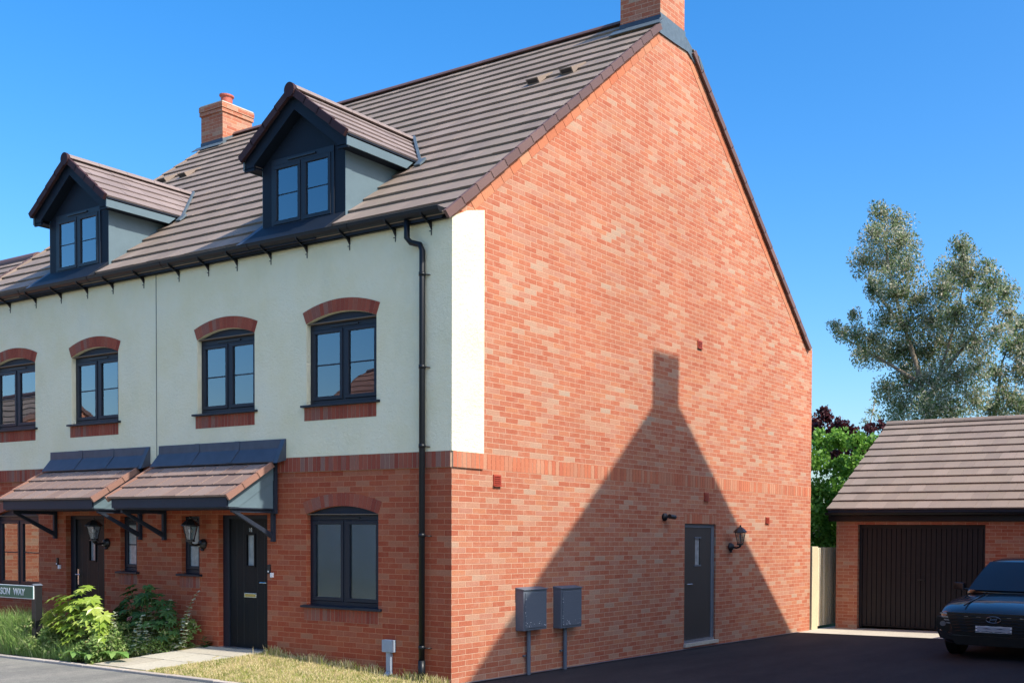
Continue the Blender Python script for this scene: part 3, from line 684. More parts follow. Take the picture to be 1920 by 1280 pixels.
    for sg in (-1, 1):
        xw = c+sg*hw
        dm.prism([(yf+.002, zbase-.05), (yf+.002, zE), (yb_(zE)+.1, zE)], 0, min(xw, xw-sg*.04), max(xw, xw-sg*.04), 'cheek')
        dm.box(min(xw, xw+sg*.006), max(xw, xw+sg*.006), yf-.001, yf+.10, zbase+.0, zE, 'cheek')
        # soffit and side fascia
        xo = c+sg*.985
        dm.box(min(xw, xo), max(xw, xo), .17, yb_(6.56), 6.545, 6.56, 'board_shaded')
        dm.prism([(.155, 6.535), (yb_(6.545)-.08, 6.535), (yb_(6.645)-.08, 6.645), (.155, 6.645)], 0, min(xo, xo+sg*.018), max(xo, xo+sg*.018), 'cheek')
        dm.prism([(.155, 6.645), (yb_(6.645)-.05, 6.645), (yb_(6.69), 6.685), (.155, 6.685)], 0, min(xo-sg*.03, xo), max(xo-sg*.03, xo), 'gutter')
        # lead skirt where the cheek meets the tiles
        dm.prism([(yf+.02, zbase+.05), (yf+.02, zbase+.085), (yb_(zE)-.05, zE-.0), (yb_(zE), zE-.0)], 0, min(xw, xw+sg*.012), max(xw, xw+sg*.012), 'lead_light')
    dm.prism([(.31, EA+.31*RISE+.01), (-.145, EA-.145*RISE+.01), (-.15, EA-.15*RISE+.062), (.31, EA+.31*RISE+.062)], 0, c-hw-.03, c+hw-.005, 'board_shaded')
    dm.prism([(.42, EA+.42*RISE+.03), (-.12, EA-.12*RISE+.03), (-.12, EA-.12*RISE+.05), (.42, EA+.42*RISE+.055)], 0, c-hw-.16, c-hw-.03, 'lead_dark')
    dorm = dm.build('dormer', H, bevel=.002)
    bb = MB()      # bargeboards
    for sg in (-1, 1):
        P = [(c, 7.36), (c, 7.16), (c+sg*.80, 6.585), (c+sg*.80, 6.515), (c+sg*1.0, 6.515), (c+sg*1.0, 6.66)]
        bb.prism(P, 1, .17, .195, 'board_shaded')
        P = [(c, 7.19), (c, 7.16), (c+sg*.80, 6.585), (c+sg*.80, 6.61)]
        bb.prism(P, 1, .195, yf, 'board_shaded')
        bb.prism([(c, 7.40), (c, 7.35), (c+sg*1.0, 6.645), (c+sg*1.0, 6.695)], 1, .155, .19, 'board_shaded')
    bb.build('bargeboard', dorm)
    dt = MB(); s_l = math.sqrt(1+.72**2)
    for sg in (-1, 1):
        O = Vector((c+sg*1.01, .13, 6.685)); us_ = Vector((-sg/s_l, 0, .72/s_l)); nn_ = Vector((sg*.72/s_l, 0, 1/s_l))
        def rng(r, sg=sg): z = 6.685+(r+.55)*.25/s_l*.72+.02; return (0, yb_(z)-.13+.03)
        tiles(dt, O, (0, 1, 0), us_, nn_, 1, 5, .2495, .298, .022, 'tile_light', rng)
        dt.prism([(O.x, O.z), (c, 7.41), (c, 7.39), (O.x, O.z-.025)], 1, .17, 1.3, 'board_shaded')
    dtile = dt.build('dormer_roof', dorm)
    dv = MB()
    for sg in (-1, 1):
        for k in range(4):
            O = Vector((c+sg*1.01, 0, 6.685)); us_ = Vector((-sg/s_l, 0, .72/s_l)); nn_ = Vector((sg*.72/s_l, 0, 1/s_l))
            A = O+us_*(k*.30-.015); B = O+us_*((k+1)*.30); 
            pts = [A+nn_*-.055, B+nn_*-.065, B+nn_*.028, A+nn_*.04]
            dv.prism([(p.x, p.z) for p in pts], 1, .105, .145, 'verge_shaded')
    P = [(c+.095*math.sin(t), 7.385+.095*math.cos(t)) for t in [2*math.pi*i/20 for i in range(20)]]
    dv.prism(P, 1, .09, .125, 'verge_shaded')
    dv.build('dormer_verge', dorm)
    dr_ = MB(); y = .125; ye = yb_(7.42)+.05
    while y < ye-.02:
        q = min(y+.44, ye); P = [(c+.115*math.sin(t), 7.375+.092*math.cos(t)) for t in [rad(-80+160*i/8) for i in range(9)]]
        dr_.prism(P, 1, y+.002, q-.002, 'tile_light'); y = q
    dr_.build('dormer_ridge', dorm)
    vl = MB()     # valley lead on both sides
    for sg in (-1, 1):
        A = Vector((c+sg*.03, yb_(7.44), 7.44)); B = Vector((c+sg*1.12, yb_(6.60), 6.60)); u = Vector((sg*.04, 0, 0))
        nv = nn*.05
        vl.hexa([A-u*.2+nn*.02, A+u+nn*.02, B+u+nn*.02, B-u*.2+nn*.02, A-u*.2+nv, A+u+nv, B+u+nv, B-u*.2+nv], 'lead_light')
        Bt = B+Vector((0, -.05, -.04)); vl.hexa([Bt-u*1.6+nn*.02, Bt+u*1.2+nn*.02, Bt+u*1.2+us*.16+nn*.02, Bt-u*1.6+us*.16+nn*.02, Bt-u*1.6+nn*.04, Bt+u*1.2+nn*.04, Bt+u*1.2+us*.16+nn*.055, Bt-u*1.6+us*.16+nn*.055], 'lead_light')
    vl.build('valley_lead', dorm)
    # dormer window parts live on the dormer
    F = MB(); xl, xr, zb, zt = ox0, ox1, oz0, oz1; yw = yf+.0; fw = .055
    F.box(xl, xr, yw-.012, yw+.05, zb, zb+fw, 'dark'); F.box(xl, xr, yw-.012, yw+.05, zt-fw*1.5, zt, 'dark'); F.box(xl, xl+fw, yw-.012, yw+.05, zb+fw, zt-fw*1.5, 'dark'); F.box(xr-fw, xr, yw-.012, yw+.05, zb+fw, zt-fw*1.5, 'dark')
    F.box(c-.028, c+.028, yw-.012, yw+.05, zb+fw, zt-fw*1.5, 'dark'); F.box(c-.27, c+.27, yw-.028, yw-.012, zt-fw*.9, zt-fw*.5, 'black')
    F.box(xl-.03, xr+.03, yw-.05, yw+.01, zb-.035, zb+.002, 'dark')
    F.build('dormer_window_frame', dorm, bevel=.003)
    for (a, b) in ((xl+fw+.003, c-.031), (c+.031, xr-fw-.003)):
        C = MB(); s = .05; z0, z1 = zb+fw+.003, zt-fw*1.5-.003; ys = yw-.02
        C.box(a, b, ys, ys+.045, z0, z0+s, 'dark'); C.box(a, b, ys, ys+.045, z1-s, z1, 'dark'); C.box(a, a+s, ys, ys+.045, z0+s, z1-s, 'dark'); C.box(b-s, b, ys, ys+.045, z0+s, z1-s, 'dark')
        C.box(a+s, b-s, ys+.012, ys+.032, (z0+z1)/2-.007, (z0+z1)/2+.007, 'dark')
        C.build('dormer_casement', dorm, bevel=.003)
        Gp = MB(); Gp.box(a+s, b-s, ys+.018, ys+.024, z0+s, z1-s, 'glass'); Gp.build('dormer_pane', dorm)
    R = MB(); R.box(xl, xr, yf+.1, yf+.14, zb-.05, zt, 'blind'); R.build('dormer_blind', dorm)
    # --- chimney
    cx0, cx1 = chx; cy0, cy1 = (4.22, 4.885) if side == 0 else (4.30, 4.95); cm = MB()
    cm.box(cx0, cx1, cy0, cy1, 9.18 if side == 0 else 9.0, 10.02, 'brick')
    for (e, z0, z1) in ((.022, 10.02, 10.085), (.006, 10.085, 10.10), (.03, 10.10, 10.20)): cm.box(cx0-e, cx1+e, cy0-e, cy1+e, z0, z1, 'brick')
    chim = cm.build('chimney', H)
    cc = MB(); cc.box(cx0-.02, cx1+.02, cy0-.02, cy1+.02, 10.20, 10.225, 'concrete'); cc.build('chimney_cap', chim)
    pt = MB(); pc = ((cx0+cx1)/2, (cy0+cy1)/2, 0); pt.lathe([(.110, 10.22), (.105, 10.28), (.108, 10.46), (.135, 10.475), (.135, 10.505), (.10, 10.505)], pc, 'terracotta', 20); pt.build('chimney_pot', chim, smooth=False)
    lf = MB(); zf = roof_z(cy0)
    lf.box(cx0-.008, cx1+.008, cy0-.008, cy0, zf-.05, zf+.13, 'lead_dark')
    A = Vector((cx0-.12, cy0-.006, zf+.05)); L_ = cx1-cx0+.2
    lf.hexa([A-us*.02, A-us*.02+Vector((L_, 0, 0)), A-us*.17+Vector((L_, 0, -.0)), A-us*.17, A+nn*.012, A+nn*.012+Vector((L_, 0, 0)), A-us*.17+nn*.01+Vector((L_, 0, 0)), A-us*.17+nn*.01], 'lead_light')
    for sgx, xx in ((1, cx1), (-1, cx0)):
        if side == 0 and sgx == 1: lf.box(xx, xx+.008, cy0-.008, cy1+.02, 9.37, 9.45, 'lead_light'); continue
        lf.prism([(cy0, zf-.1), (cy0, zf+.13), (YR, roof_z(YR)+.02), (cy1, roof_z(cy1)+.12), (cy1+.05, roof_z(cy1)-.1)], 0, min(xx, xx+sgx*.008), max(xx, xx+sgx*.008), 'lead_light')
    if side == 0:   # lead apron where the stack stands on the gable head
        ys = cy1+.02
        lf.prism([(cy0-.17, 9.10), (cy0-.13, 9.20), (cy0-.02, 9.37), (ys, 9.37), (ys+.30, roof_z(ys+.30)+.06), (ys+.27, roof_z(ys+.27)-.11), (ys+.06, 9.17), (ys-.3, 9.15), (cy0-.05, 9.14)], 0, .006, .024, 'lead_light')
        lf.prism([(ys+.28, roof_z(ys+.28)+.03), (ys+.32, roof_z(ys+.32)+.07), (ys+.46, roof_z(ys+.46)+.06), (ys+.40, roof_z(ys+.40)-.04)], 0, .02, .07, 'lead_light')
    lf.build('chimney_flashing', chim)
    return H

def text(s, loc, size, mat, name, parent, rot=(math.pi/2, 0, 0), ext=.002, sx_=1.0, bold=0):
    cu = bpy.data.curves.new(name, 'FONT'); cu.body = s; cu.size = size; cu.align_x = 'CENTER'; cu.extrude = ext; cu.offset = bold
    o = bpy.data.objects.new(name+'_src', cu); COL.objects.link(o)
    bpy.context.view_layer.update()
    me = bpy.data.meshes.new_from_object(o.evaluated_get(bpy.context.evaluated_depsgraph_get()))
    bpy.data.objects.remove(o)
    me.materials.clear(); me.materials.append(M[mat]); me.name = name
    q = bpy.data.objects.new(name, me); COL.objects.link(q); q.location = loc; q.rotation_euler = rot; q.scale = (sx_, 1, 1)
    if parent is not None: q.parent = parent
    return q
M['bead'] = plain('render_bead', (.12, .12, .11), .8, bd=0)
M['frosted'] = plain('frosted_glass', (.30, .33, .35), .18, .6, nscale=14, namt=.5, bd=.003)

HA = house(0, 'end house with the big sunlit gable and number 18 on its door', None, -2.92, (-.72, .002), '18', None)
HB = house(1, 'left house of the joined pair, its front door half hidden by the lime green shrub', -11.0, -8.09, (-11.05, -10.37), '5', -10.93)

# --- parts only the end house has
dp = MB()
dp.tube([(-.585, -.125, 5.34), (-.585, -.125, 5.14), (-.55, -.10, 5.09), (-.44, -.062, 5.06), (-.405, -.062, 4.99), (-.405, -.062, .03)], .034, 'gutter', 14)
for z in (4.72, 3.66, 2.75, 1.72, .42): dp.tube([(-.405, -.062, z-.022), (-.405, -.062, z+.022)], .039, 'gutter', 14); dp.tube([(-.405, -.062, z), (-.31, -.03, z-.01)], .007, 'gutter', 6); dp.tube([(-.405, -.062, z), (-.31, -.0, z-.01)], .006, 'gutter', 6)
dp.tube([(-.405, -.062, .0), (-.405, -.062, .27)], .042, 'gutter', 14)
dp.build('downpipe', HA, smooth=True)
# side door
D = MB(); D.box(-.085, -.03, 5.0, 5.05, .08, 1.93, 'box_grey'); D.box(-.085, -.03, 5.86, 5.96, .08, 1.93, 'box_grey'); D.box(-.085, -.03, 5.05, 5.86, 1.87, 1.93, 'box_grey')
D.build('door_frame', HA, bevel=.003)
L = MB(); y0, y1, g0, g1, zg0, zg1 = 5.05, 5.86, 5.38, 5.52, 1.28, 1.70
for (p, q, r, s) in ((y0, g0, .10, 1.87), (g1, y1, .10, 1.87), (g0, g1, .10, zg0), (g0, g1, zg1, 1.87)): L.box(-.075, -.04, p, q, r, s, 'door_side')
L.box(-.042, -.03, g0-.03, g1+.03, zg1, zg1+.025, 'box_grey'); L.box(-.042, -.03, g0-.03, g1+.03, zg0-.025, zg0, 'box_grey')
sd = L.build('side_door', HA); G = MB(); G.box(-.06, -.055, g0, g1, zg0, zg1, 'frosted'); G.build('door_glass', sd)
hd = MB(); hd.tube([(-.04, 5.09, .98), (.0, 5.09, .98)], .009, 'steel', 8); hd.tube([(.0, 5.09, .98), (.0, 5.23, .98)], .009, 'steel', 8); hd.build('door_handle', sd)
th = MB(); th.box(-.08, .012, 5.0, 5.90, .052, .095, 'alu'); th.box(-.02, .045, 4.985, 6.0, .0, .05, 'concrete'); th.build('door_threshold', sd)
vb = MB(); vb.box(-6.2, -.0, .002, .003, -.2, -.1, 'brick')
# vents on the gable
for (y, z, w_, h_) in ((.743, 2.385, .13, .135), (5.40, 4.765, .13, .12), (5.64, 2.37, .13, .13), (7.755, 2.03, .13, .105)):
    v = MB(); v.box(0, .016, y-w_/2, y+w_/2, z-h_/2, z+h_/2, 'red_vent')
    for k in range(5): zz = z-h_/2+h_*(k+.6)/5.4; v.box(.015, .026, y-w_/2+.012, y+w_/2-.012, zz-.004, zz+.004, 'red_vent')
    v.box(.0, .03, y-w_/2-.004, y+w_/2+.004, z-h_/2-.006, z-h_/2+.004, 'red_vent')
    v.build('wall_vent', HA)
v = MB(); v.box(-1.02, -.63, -.006, .01, .04, .10, 'red_vent'); v.build('air_brick', HA)

# ------------------------------------------------------------------ wall furniture
def meter_box(y, label, z0, z1, w_):
    t = thing('meter_box', label, 'meter box', (0, y, 0), 0, 'grey meter boxes on the gable wall')
    b = MB(); b.box(0, .13, -w_/2, w_/2, z0, z1, 'box_grey'); b.prism([(0, z1), (.145, z1), (.145, z1+.012), (0, z1+.035)], 1, -w_/2-.008, w_/2+.008, 'box_grey'); b.build('cabinet', t, bevel=.005)
    d = MB(); d.box(.13, .14, -w_/2+.025, w_/2-.025, z0+.03, z1-.03, 'box_grey'); d.build('door', t, bevel=.003)
    k = MB()
    for i in range(22):
        zz = z0+.05+random.random()**2*.06 if i < 14 else random.uniform(z0+.05, z1-.05); yy = random.uniform(-w_/2+.04, w_/2-.02) if i < 14 else -w_/2+.03+random.uniform(-.006, .006)
        s = random.uniform(.002, .006); k.box(.1402, .1412, yy-s, yy+s, zz-s*.8, zz+s*.8, 'white_plastic')
    k.build('paint_flecks', t)
    p = MB(); p.tube([(.05, -.03, z0), (.05, -.03, -.03)], .026, 'box_grey', 12); p.box(.0, .03, -.09, .03, .22, .235, 'box_grey'); p.build('conduit', t, smooth=False)
    return t
meter_box(1.31, 'grey meter box on the gable cut by the shadow edge, nearer the house corner', .55, 1.05, .44)
meter_box(2.03, 'grey meter box on the gable fully in shade, on the side nearer the side door', .53, 1.04, .43)
t = thing('cable_box', 'small pale grey cable box and pipe low on the front wall beside the downpipe', 'cable box', (-.975, 0, 0))
b = MB(); b.box(-.085, .085, -.065, -.004, .33, .475, 'grey_plastic'); b.box(.02, .07, -.07, -.064, .34, .465, 'grey_plastic'); b.build('cover', t, bevel=.008)
b = MB(); b.box(-.032, .032, -.05, -.004, .10, .33, 'grey_plastic'); b.prism([(-.004, .10), (-.05, .10), (-.12, .02), (-.06, .0), (-.004, .0)], 0, -.034, .034, 'grey_plastic'); b.build('duct', t, bevel=.004)

def lantern(loc, rz, label):
    t = thing('wall_lantern', label, 'wall lamp', loc, rz, 'black wall lanterns'); t.scale = (1.15, 1.15, 1.1)
    b = MB(); b.lathe([(.062, 0), (.062, -.02), (.045, -.05), (.02, -.058)], (0, 0, 0), 'black', 18, 1); b.build('back_plate', t, smooth=False)
    a = MB(); a.tube([(0, -.04, .0), (0, -.11, -.015), (0, -.16, .0), (0, -.17, .03)], .014, 'black', 8); a.lathe([(.012, -.07), (.02, -.05), (.02, -.03)], (0, -.17, .07), 'black', 10); a.build('arm', t)
    s = MB(); s.lathe([(.014, -.045), (.024, -.035), (.02, -.02)], (0, -.02, -.04), 'black', 10); s.lathe([(.002, -.0125), (.010, -.011), (.010, -.008)], (0, -.062, -.02), 'white_plastic', 8); s.build('motion_sensor', t)
    c = MB(); n = 6; cxy = (0, -.17)
    def ring(r, z): return [(cxy[0]+r*math.cos(rad(60*k+30)), cxy[1]+r*math.sin(rad(60*k+30)), z) for k in range(n)]
    lo, hi = ring(.045, .05), ring(.085, .22)
    for k in range(n): c.tube([lo[k], hi[k]], .005, 'black', 6); c.tube([hi[k], hi[(k+1) % n]], .007, 'black', 6); c.tube([lo[k], lo[(k+1) % n]], .006, 'black', 6)
    c.lathe([(.05, .028), (.05, .045), (.02, .05)], (*cxy, 0), 'black', 6); c.build('frame', t)
    g = MB()
    for k in range(n): g.quad([lo[k], lo[(k+1) % n], hi[(k+1) % n], hi[k]], 'glass')
    g.build('glass', t)
    r = MB(); r.lathe([(.10, .222), (.098, .232), (.06, .275), (.03, .30), (.012, .305), (.014, .325), (.004, .335)], (*cxy, 0), 'black', 6); r.build('cap', t)
    bu = MB(); bu.lathe([(.008, .05), (.008, .13), (.018, .15), (.02, .17), (.008, .19)], (*cxy, 0), 'white_plastic', 8); bu.build('lamp_bulb', t)
    return t
lantern((-4.56, 0, 1.575), 0, 'black hexagonal wall lantern between the narrow window and the number 18 door')
lantern((-6.83, 0, 1.565), 0, 'black wall lantern by the left front door behind the shrub, under the left canopy')
lantern((0, 6.43, 1.56), rad(90), 'black wall lantern on the gable beside the side door at the shadow edge')
t = thing('wall_spotlight', 'small black cylinder light on the gable, left of the side door', 'spotlight', (0, 4.41, 2.02))
b = MB(); b.lathe([(.058, 0), (.058, .03), (.03, .055)], (0, 0, 0), 'black', 16, 0); b.build('base', t)
b = MB(); b.tube([(.05, 0, 0), (.10, .03, 0)], .014, 'black', 8); b.tube([(.10, .0, .01), (.10, .15, .0)], .034, 'black', 14); b.build('head', t)
def bell(x, side, label1, label2):
    d = MB(); d.box(-.022, .022, -.024, -.001, -.06, .06, 'black'); o = d.build('doorbell', bevel=.006)
    o.location = (x, 0, 1.265); tag(o, label1, 'doorbell', 'doorbells')
    k = MB(); k.lathe([(.012, 0), (.012, -.004)], (0, -.024, -.03), 'white_plastic', 12, 1); k.build('button', o)
    e = MB(); e.box(-.022, .022, -.03, -.001, -.03, .03, 'white_plastic'); q = e.build('door_sensor', bevel=.004); q.location = (x+(.062 if side else .06), 0, 1.19)
    tag(q, label2, 'sensor box', 'small white boxes by the front doors')
bell(-3.185, 0, 'black video doorbell with white button right of the number 18 door', 'tiny white box just below the doorbell of number 18')
bell(-8.145, 1, 'black doorbell on brick between the leftmost window and the left door', 'tiny white box below the doorbell of the left house')

# ------------------------------------------------------------------ garage
GZ = -.04
G_ = thing('detached_garage', 'low brick garage with brown tiled roof and dark up-and-over door', 'garage', (0, 0, 0))
w = MB(); gx0, gx1, gy0, gy1, gt_ = .18, 6.4, 10.4, 16.6, 2.20
def gwall(mb, x0, x1, z0, z1, ops, y, mat, depth): wall_face(mb, x0, x1, z0, z1, ops, y, mat, depth)
gwall(w, gx0, gx1, -.2, gt_, [(.64, 3.19, -.1, 1.99, 0), (4.55, 6.3, -.1, 1.99, 0)], gy0, 'brick', .16)
w.quad([(gx0, gy0, -.2), (gx0, gy1, -.2), (gx0, gy1, gt_), (gx0, gy0, gt_)], 'brick'); w.quad([(gx1, gy0, -.2), (gx1, gy1, -.2), (gx1, gy1, gt_), (gx1, gy0, gt_)], 'brick')
w.quad([(gx0, gy1, -.2), (gx1, gy1, -.2), (gx1, gy1, gt_), (gx0, gy1, gt_)], 'brick')
for xx in (gx0, gx1): w.quad([(xx, gy0, gt_), (xx, gy1, gt_), (xx, 13.5, 4.26)], 'brick')
w.build('brick_wall', G_)
for k, (a, b) in enumerate(((.64, 3.19), (4.55, 6.3))):
    d = MB(); y = gy0+.10; z0 = -.035; d.box(a, a+.06, y-.01, y+.05, z0, 1.99, 'garage_door'); d.box(b-.06, b, y-.01, y+.05, z0, 1.99, 'garage_door'); d.box(a+.06, b-.06, y-.01, y+.05, 1.92, 1.99, 'garage_door')
    fr_ = d.build('garage_door_frame', G_)
    d = MB(); n = 24; p = (b-a-.13)/n
    for i in range(n):
        x0 = a+.065+i*p; d.prism([(x0, y+.03), (x0+p*.06, y+.012), (x0+p*.85, y+.012), (x0+p*.93, y+.03)], 2, z0+.05, 1.05, 'garage_door'); d.prism([(x0, y+.03), (x0+p*.06, y+.012), (x0+p*.85, y+.012), (x0+p*.93, y+.03)], 2, 1.056, 1.915, 'garage_door')
    d.box(a+.06, b-.06, y+.03, y+.05, z0+.02, 1.92, 'garage_door'); do = d.build('garage_door', G_)
    h = MB(); h.tube([((a+b)/2-.06, y-.02, .93), ((a+b)/2+.06, y-.02, .93)], .008, 'black', 8); h.box((a+b)/2-.07, (a+b)/2+.07, y-.004, y+.012, .915, .945, 'black'); h.build('door_handle', do)
r = MB(); sG = (4.33-2.31)/(13.5-10.23); sl = math.sqrt(1+sG*sG); us = Vector((0, 1/sl, sG/sl)); nn = Vector((0, -sG/sl, 1/sl)); dy = (13.5-10.23)/12
tiles(r, (.04, 10.23, 2.31-.03), (1, 0, 0), us, nn, 6.55, 12, dy*sl, .298, .032)
us2 = Vector((0, -1/sl, sG/sl)); nn2 = Vector((0, sG/sl, 1/sl)); tiles(r, (.04, 16.77, 2.28), (1, 0, 0), us2, nn2, 6.55, 12, dy*sl, .6, .032)
r.prism([(10.25, 2.27), (13.5, 4.28), (16.75, 2.27), (16.75, 2.22), (13.5, 4.23), (10.25, 2.22)], 0, .06, 6.56, 'board')
ro = r.build('roof', G_)
r = MB(); x = .04
while x < 6.55: r.prism([(13.5+.13*math.sin(t), 4.235+.12*math.cos(t)) for t in [rad(-75+150*i/8) for i in range(9)]], 0, x+.003, x+.447, 'tile'); x += .45
r.build('ridge_tiles', ro)
r = MB(); r.box(.05, 6.56, 10.30, 10.34, 2.06, 2.24, 'gutter'); r.box(.05, 6.56, 10.34, 10.40, 2.05, 2.08, 'gutter'); r.build('fascia_board', G_)
r = MB(); r.prism([(10.17+.06*math.cos(t), 2.22+.055*math.sin(t)) for t in [math.pi+math.pi*i/8 for i in range(9)]], 0, .05, 6.56, 'gutter'); r.build('gutter', G_)

# ------------------------------------------------------------------ timber fence between house and garage
F = thing('timber_fence', 'pale vertical board fence panel between the gable corner and the garage', 'fence', (-.05, 0, 0))
b = MB(); y = 9.98
while y < 12.6: b.box(-.012, .022, y+.0, y+.066, -.02, 1.53+random.uniform(-.004, .004), 'wood'); b.box(-.012, -.006, y+.06, y+.096, -.02, 1.52, 'wood'); y += .092
b.build('boards', F)
b = MB(); b.box(-.05, .035, 9.70, 9.97, -.12, 1.55, 'wood'); b.build('post', F, bevel=.004)
b = MB(); b.box(-.05, .05, 12.6, 12.7, -.12, 1.55, 'wood'); b.build('post', F)
b = MB()
for z in (.15, .8, 1.4): b.box(-.05, -.013, 9.97, 12.6, z, z+.07, 'wood')
b.build('rail', F)

# ------------------------------------------------------------------ street name sign
SG = thing('street_name_sign', 'green street name plate on black posts at the left edge of the flower bed', 'street sign', (-6.85, -1.07, .02))
p = MB(); p.box(.08, .175, -.005, .09, -.1, .965, 'black'); p.prism([(.07, .965), (.185, .965), (.1275, .99)], 1, -.015, .10, 'box_grey'); p.build('post', SG, bevel=.006)
p = MB(); p.box(-1.7, -1.605, -.005, .09, -.1, .965, 'black'); p.build('post', SG, bevel=.006)
PZ = (.777, .963)
p = MB(); p.box(-1.75, .165, -.022, -.008, PZ[0], PZ[1], 'sign_white'); pl = p.build('name_plate', SG, bevel=.004)
p = MB(); p.box(-1.738, .153, -.026, -.021, PZ[0]+.012, PZ[1]-.012, 'sign_green'); p.build('plate_face', pl)
text('SON', (-.555, -.027, PZ[0]+.050), .128, 'sign_white', 'lettering', pl, ext=.002, sx_=.98, bold=.0028)
text('WAY', (-.195, -.027, PZ[0]+.050), .128, 'sign_white', 'lettering', pl, ext=.002, sx_=.98, bold=.0028)

# ------------------------------------------------------------------ neighbouring buildings
def simple_house(name, label, x0, x1, y0, y1, ze, rise, axis, mats=('brick', 'tile'), chim=None, over=.12, n=18, zb=-.15):
    """plain gabled brick house; axis 'x' = ridge along x"""
    T = thing(name, label, 'house', (0, 0, 0)); w = MB(); half = ((y1-y0) if axis == 'x' else (x1-x0))/2; zr = ze+half*rise
    w.box(x0, x1, y0, y1, zb, ze, mats[0])
    if axis == 'x':
        ym = (y0+y1)/2; w.prism([(y0, ze), (y1, ze), (ym, zr)], 0, x0, x1, mats[0])
    else:
        xm = (x0+x1)/2; w.prism([(x0, ze), (x1, ze), (xm, zr)], 1, y0, y1, mats[0])
    w.build('brick_wall', T)
    r = MB(); sl = math.sqrt(1+rise*rise); g = (half+over)*sl/n
    if axis == 'x':
        for sg in (1, -1):
            us = Vector((0, sg/sl, rise/sl)); nn = Vector((0, -sg*rise/sl, 1/sl)); yy = y0-over if sg == 1 else y1+over
            tiles(r, (x0-.06, yy, ze-over*rise+.04), (1, 0, 0), us, nn, x1-x0+.12, n, g, .6, .03, mats[1])
    else:
        for sg in (1, -1):
            us = Vector((sg/sl, 0, rise/sl)); nn = Vector((-sg*rise/sl, 0, 1/sl)); xx = x0-over if sg == 1 else x1+over
            tiles(r, (xx, y0-.06, ze-over*rise+.04), (0, 1, 0), us, nn, y1-y0+.12, n, g, .6, .03, mats[1])
    ro = r.build('roof', T)
    v = MB(); ends = ((x1+.0, x1+.08),) if axis == 'x' else ((y0-.08, y0), (y1, y1+.08))
    if axis == 'x':
        m0 = (y0+y1)/2
        for (a, b) in ((x1+.02, x1+.075), (x0-.075, x0-.02)):
            for sg in (1, -1):
                for k in range(n):
                    us = Vector((0, 1/sl, rise/sl)); nn = Vector((0, -rise/sl, 1/sl)); A = Vector((0, y0-over, ze-over*rise+.04))+us*(k*g-.02); B = A+us*(g+.01)
                    pts = [A+nn*-.08, B+nn*-.09, B+nn*.034, A+nn*.046]
                    if sg < 0: pts = [Vector((0, 2*m0-p.y, p.z)) for p in pts]
                    v.prism([p.yz for p in pts], 0, a, b, 'tile_edge')
        v.prism([(m0+.13*math.sin(t), zr-.02+.13*math.cos(t)) for t in [rad(-100+200*i/10) for i in range(11)]], 0, x0-.06, x1+.10, 'tile_edge')
        v.build('verge_tiles', ro)
    if chim:
        c = MB(); a, b, c0, d0, zt = chim; c.box(a, b, c0, d0, zr-1.0, zt-.2, mats[0]); c.box(a-.03, b+.03, c0-.03, d0+.03, zt-.2, zt, mats[0]); co = c.build('chimney', T)
        q = MB(); q.lathe([(.11, 0), (.1, .16), (.12, .2)], ((a+b)/2, (c0+d0)/2, zt), 'terracotta', 12); q.build('chimney_pot', co)
    return T
# house whose ridge end shows above our left eaves
simple_house('brick_house', 'brick house beyond the pair, only its tiled ridge end showing at the left edge', -26, -13.2, -2.3, 6.9, 3.02, .87, 'x', n=20)
# house just right of the frame: its gable and chimney throw the shadow on our wall; pale walls added for bounce light
XN = 7.0; tn = math.tan(SUN_EL)/math.cos(SUN_AZ); dyN = XN*math.tan(SUN_AZ)
ap_y, ap_z = 4.492+dyN, 3.888+XN*tn
hw_n = 4.45
NH = simple_house('brick_house', 'tall unseen house across the drive, walls made pale for bounce light, whose chimneyed gable casts the shadow', XN, XN+9, ap_y-hw_n, ap_y+hw_n, ap_z-hw_n*.952-.03, .952, 'x', chim=(XN, XN+.7, 4.115+dyN, 4.775+dyN, 4.448+XN*tn), n=20, over=.05, mats=('render', 'tile'))
# houses across the street, behind the camera (seen in the windows)
simple_house('brick_house', 'house across the street mirrored in the upper window beside the downpipe', -24, -12.5, -24, -15.5, 4.6, .8, 'x', mats=('curtain', 'tile_edge2'), n=14)
simple_house('brick_house', 'gabled house across the street mirrored in the leftmost windows', -37, -28.5, -14.3, -7.3, 3.4, .86, 'x', n=14)
simple_house('brick_house', 'house across the street behind the viewer', -6, 12, -32, -24, 4.6, .8, 'x', n=14)

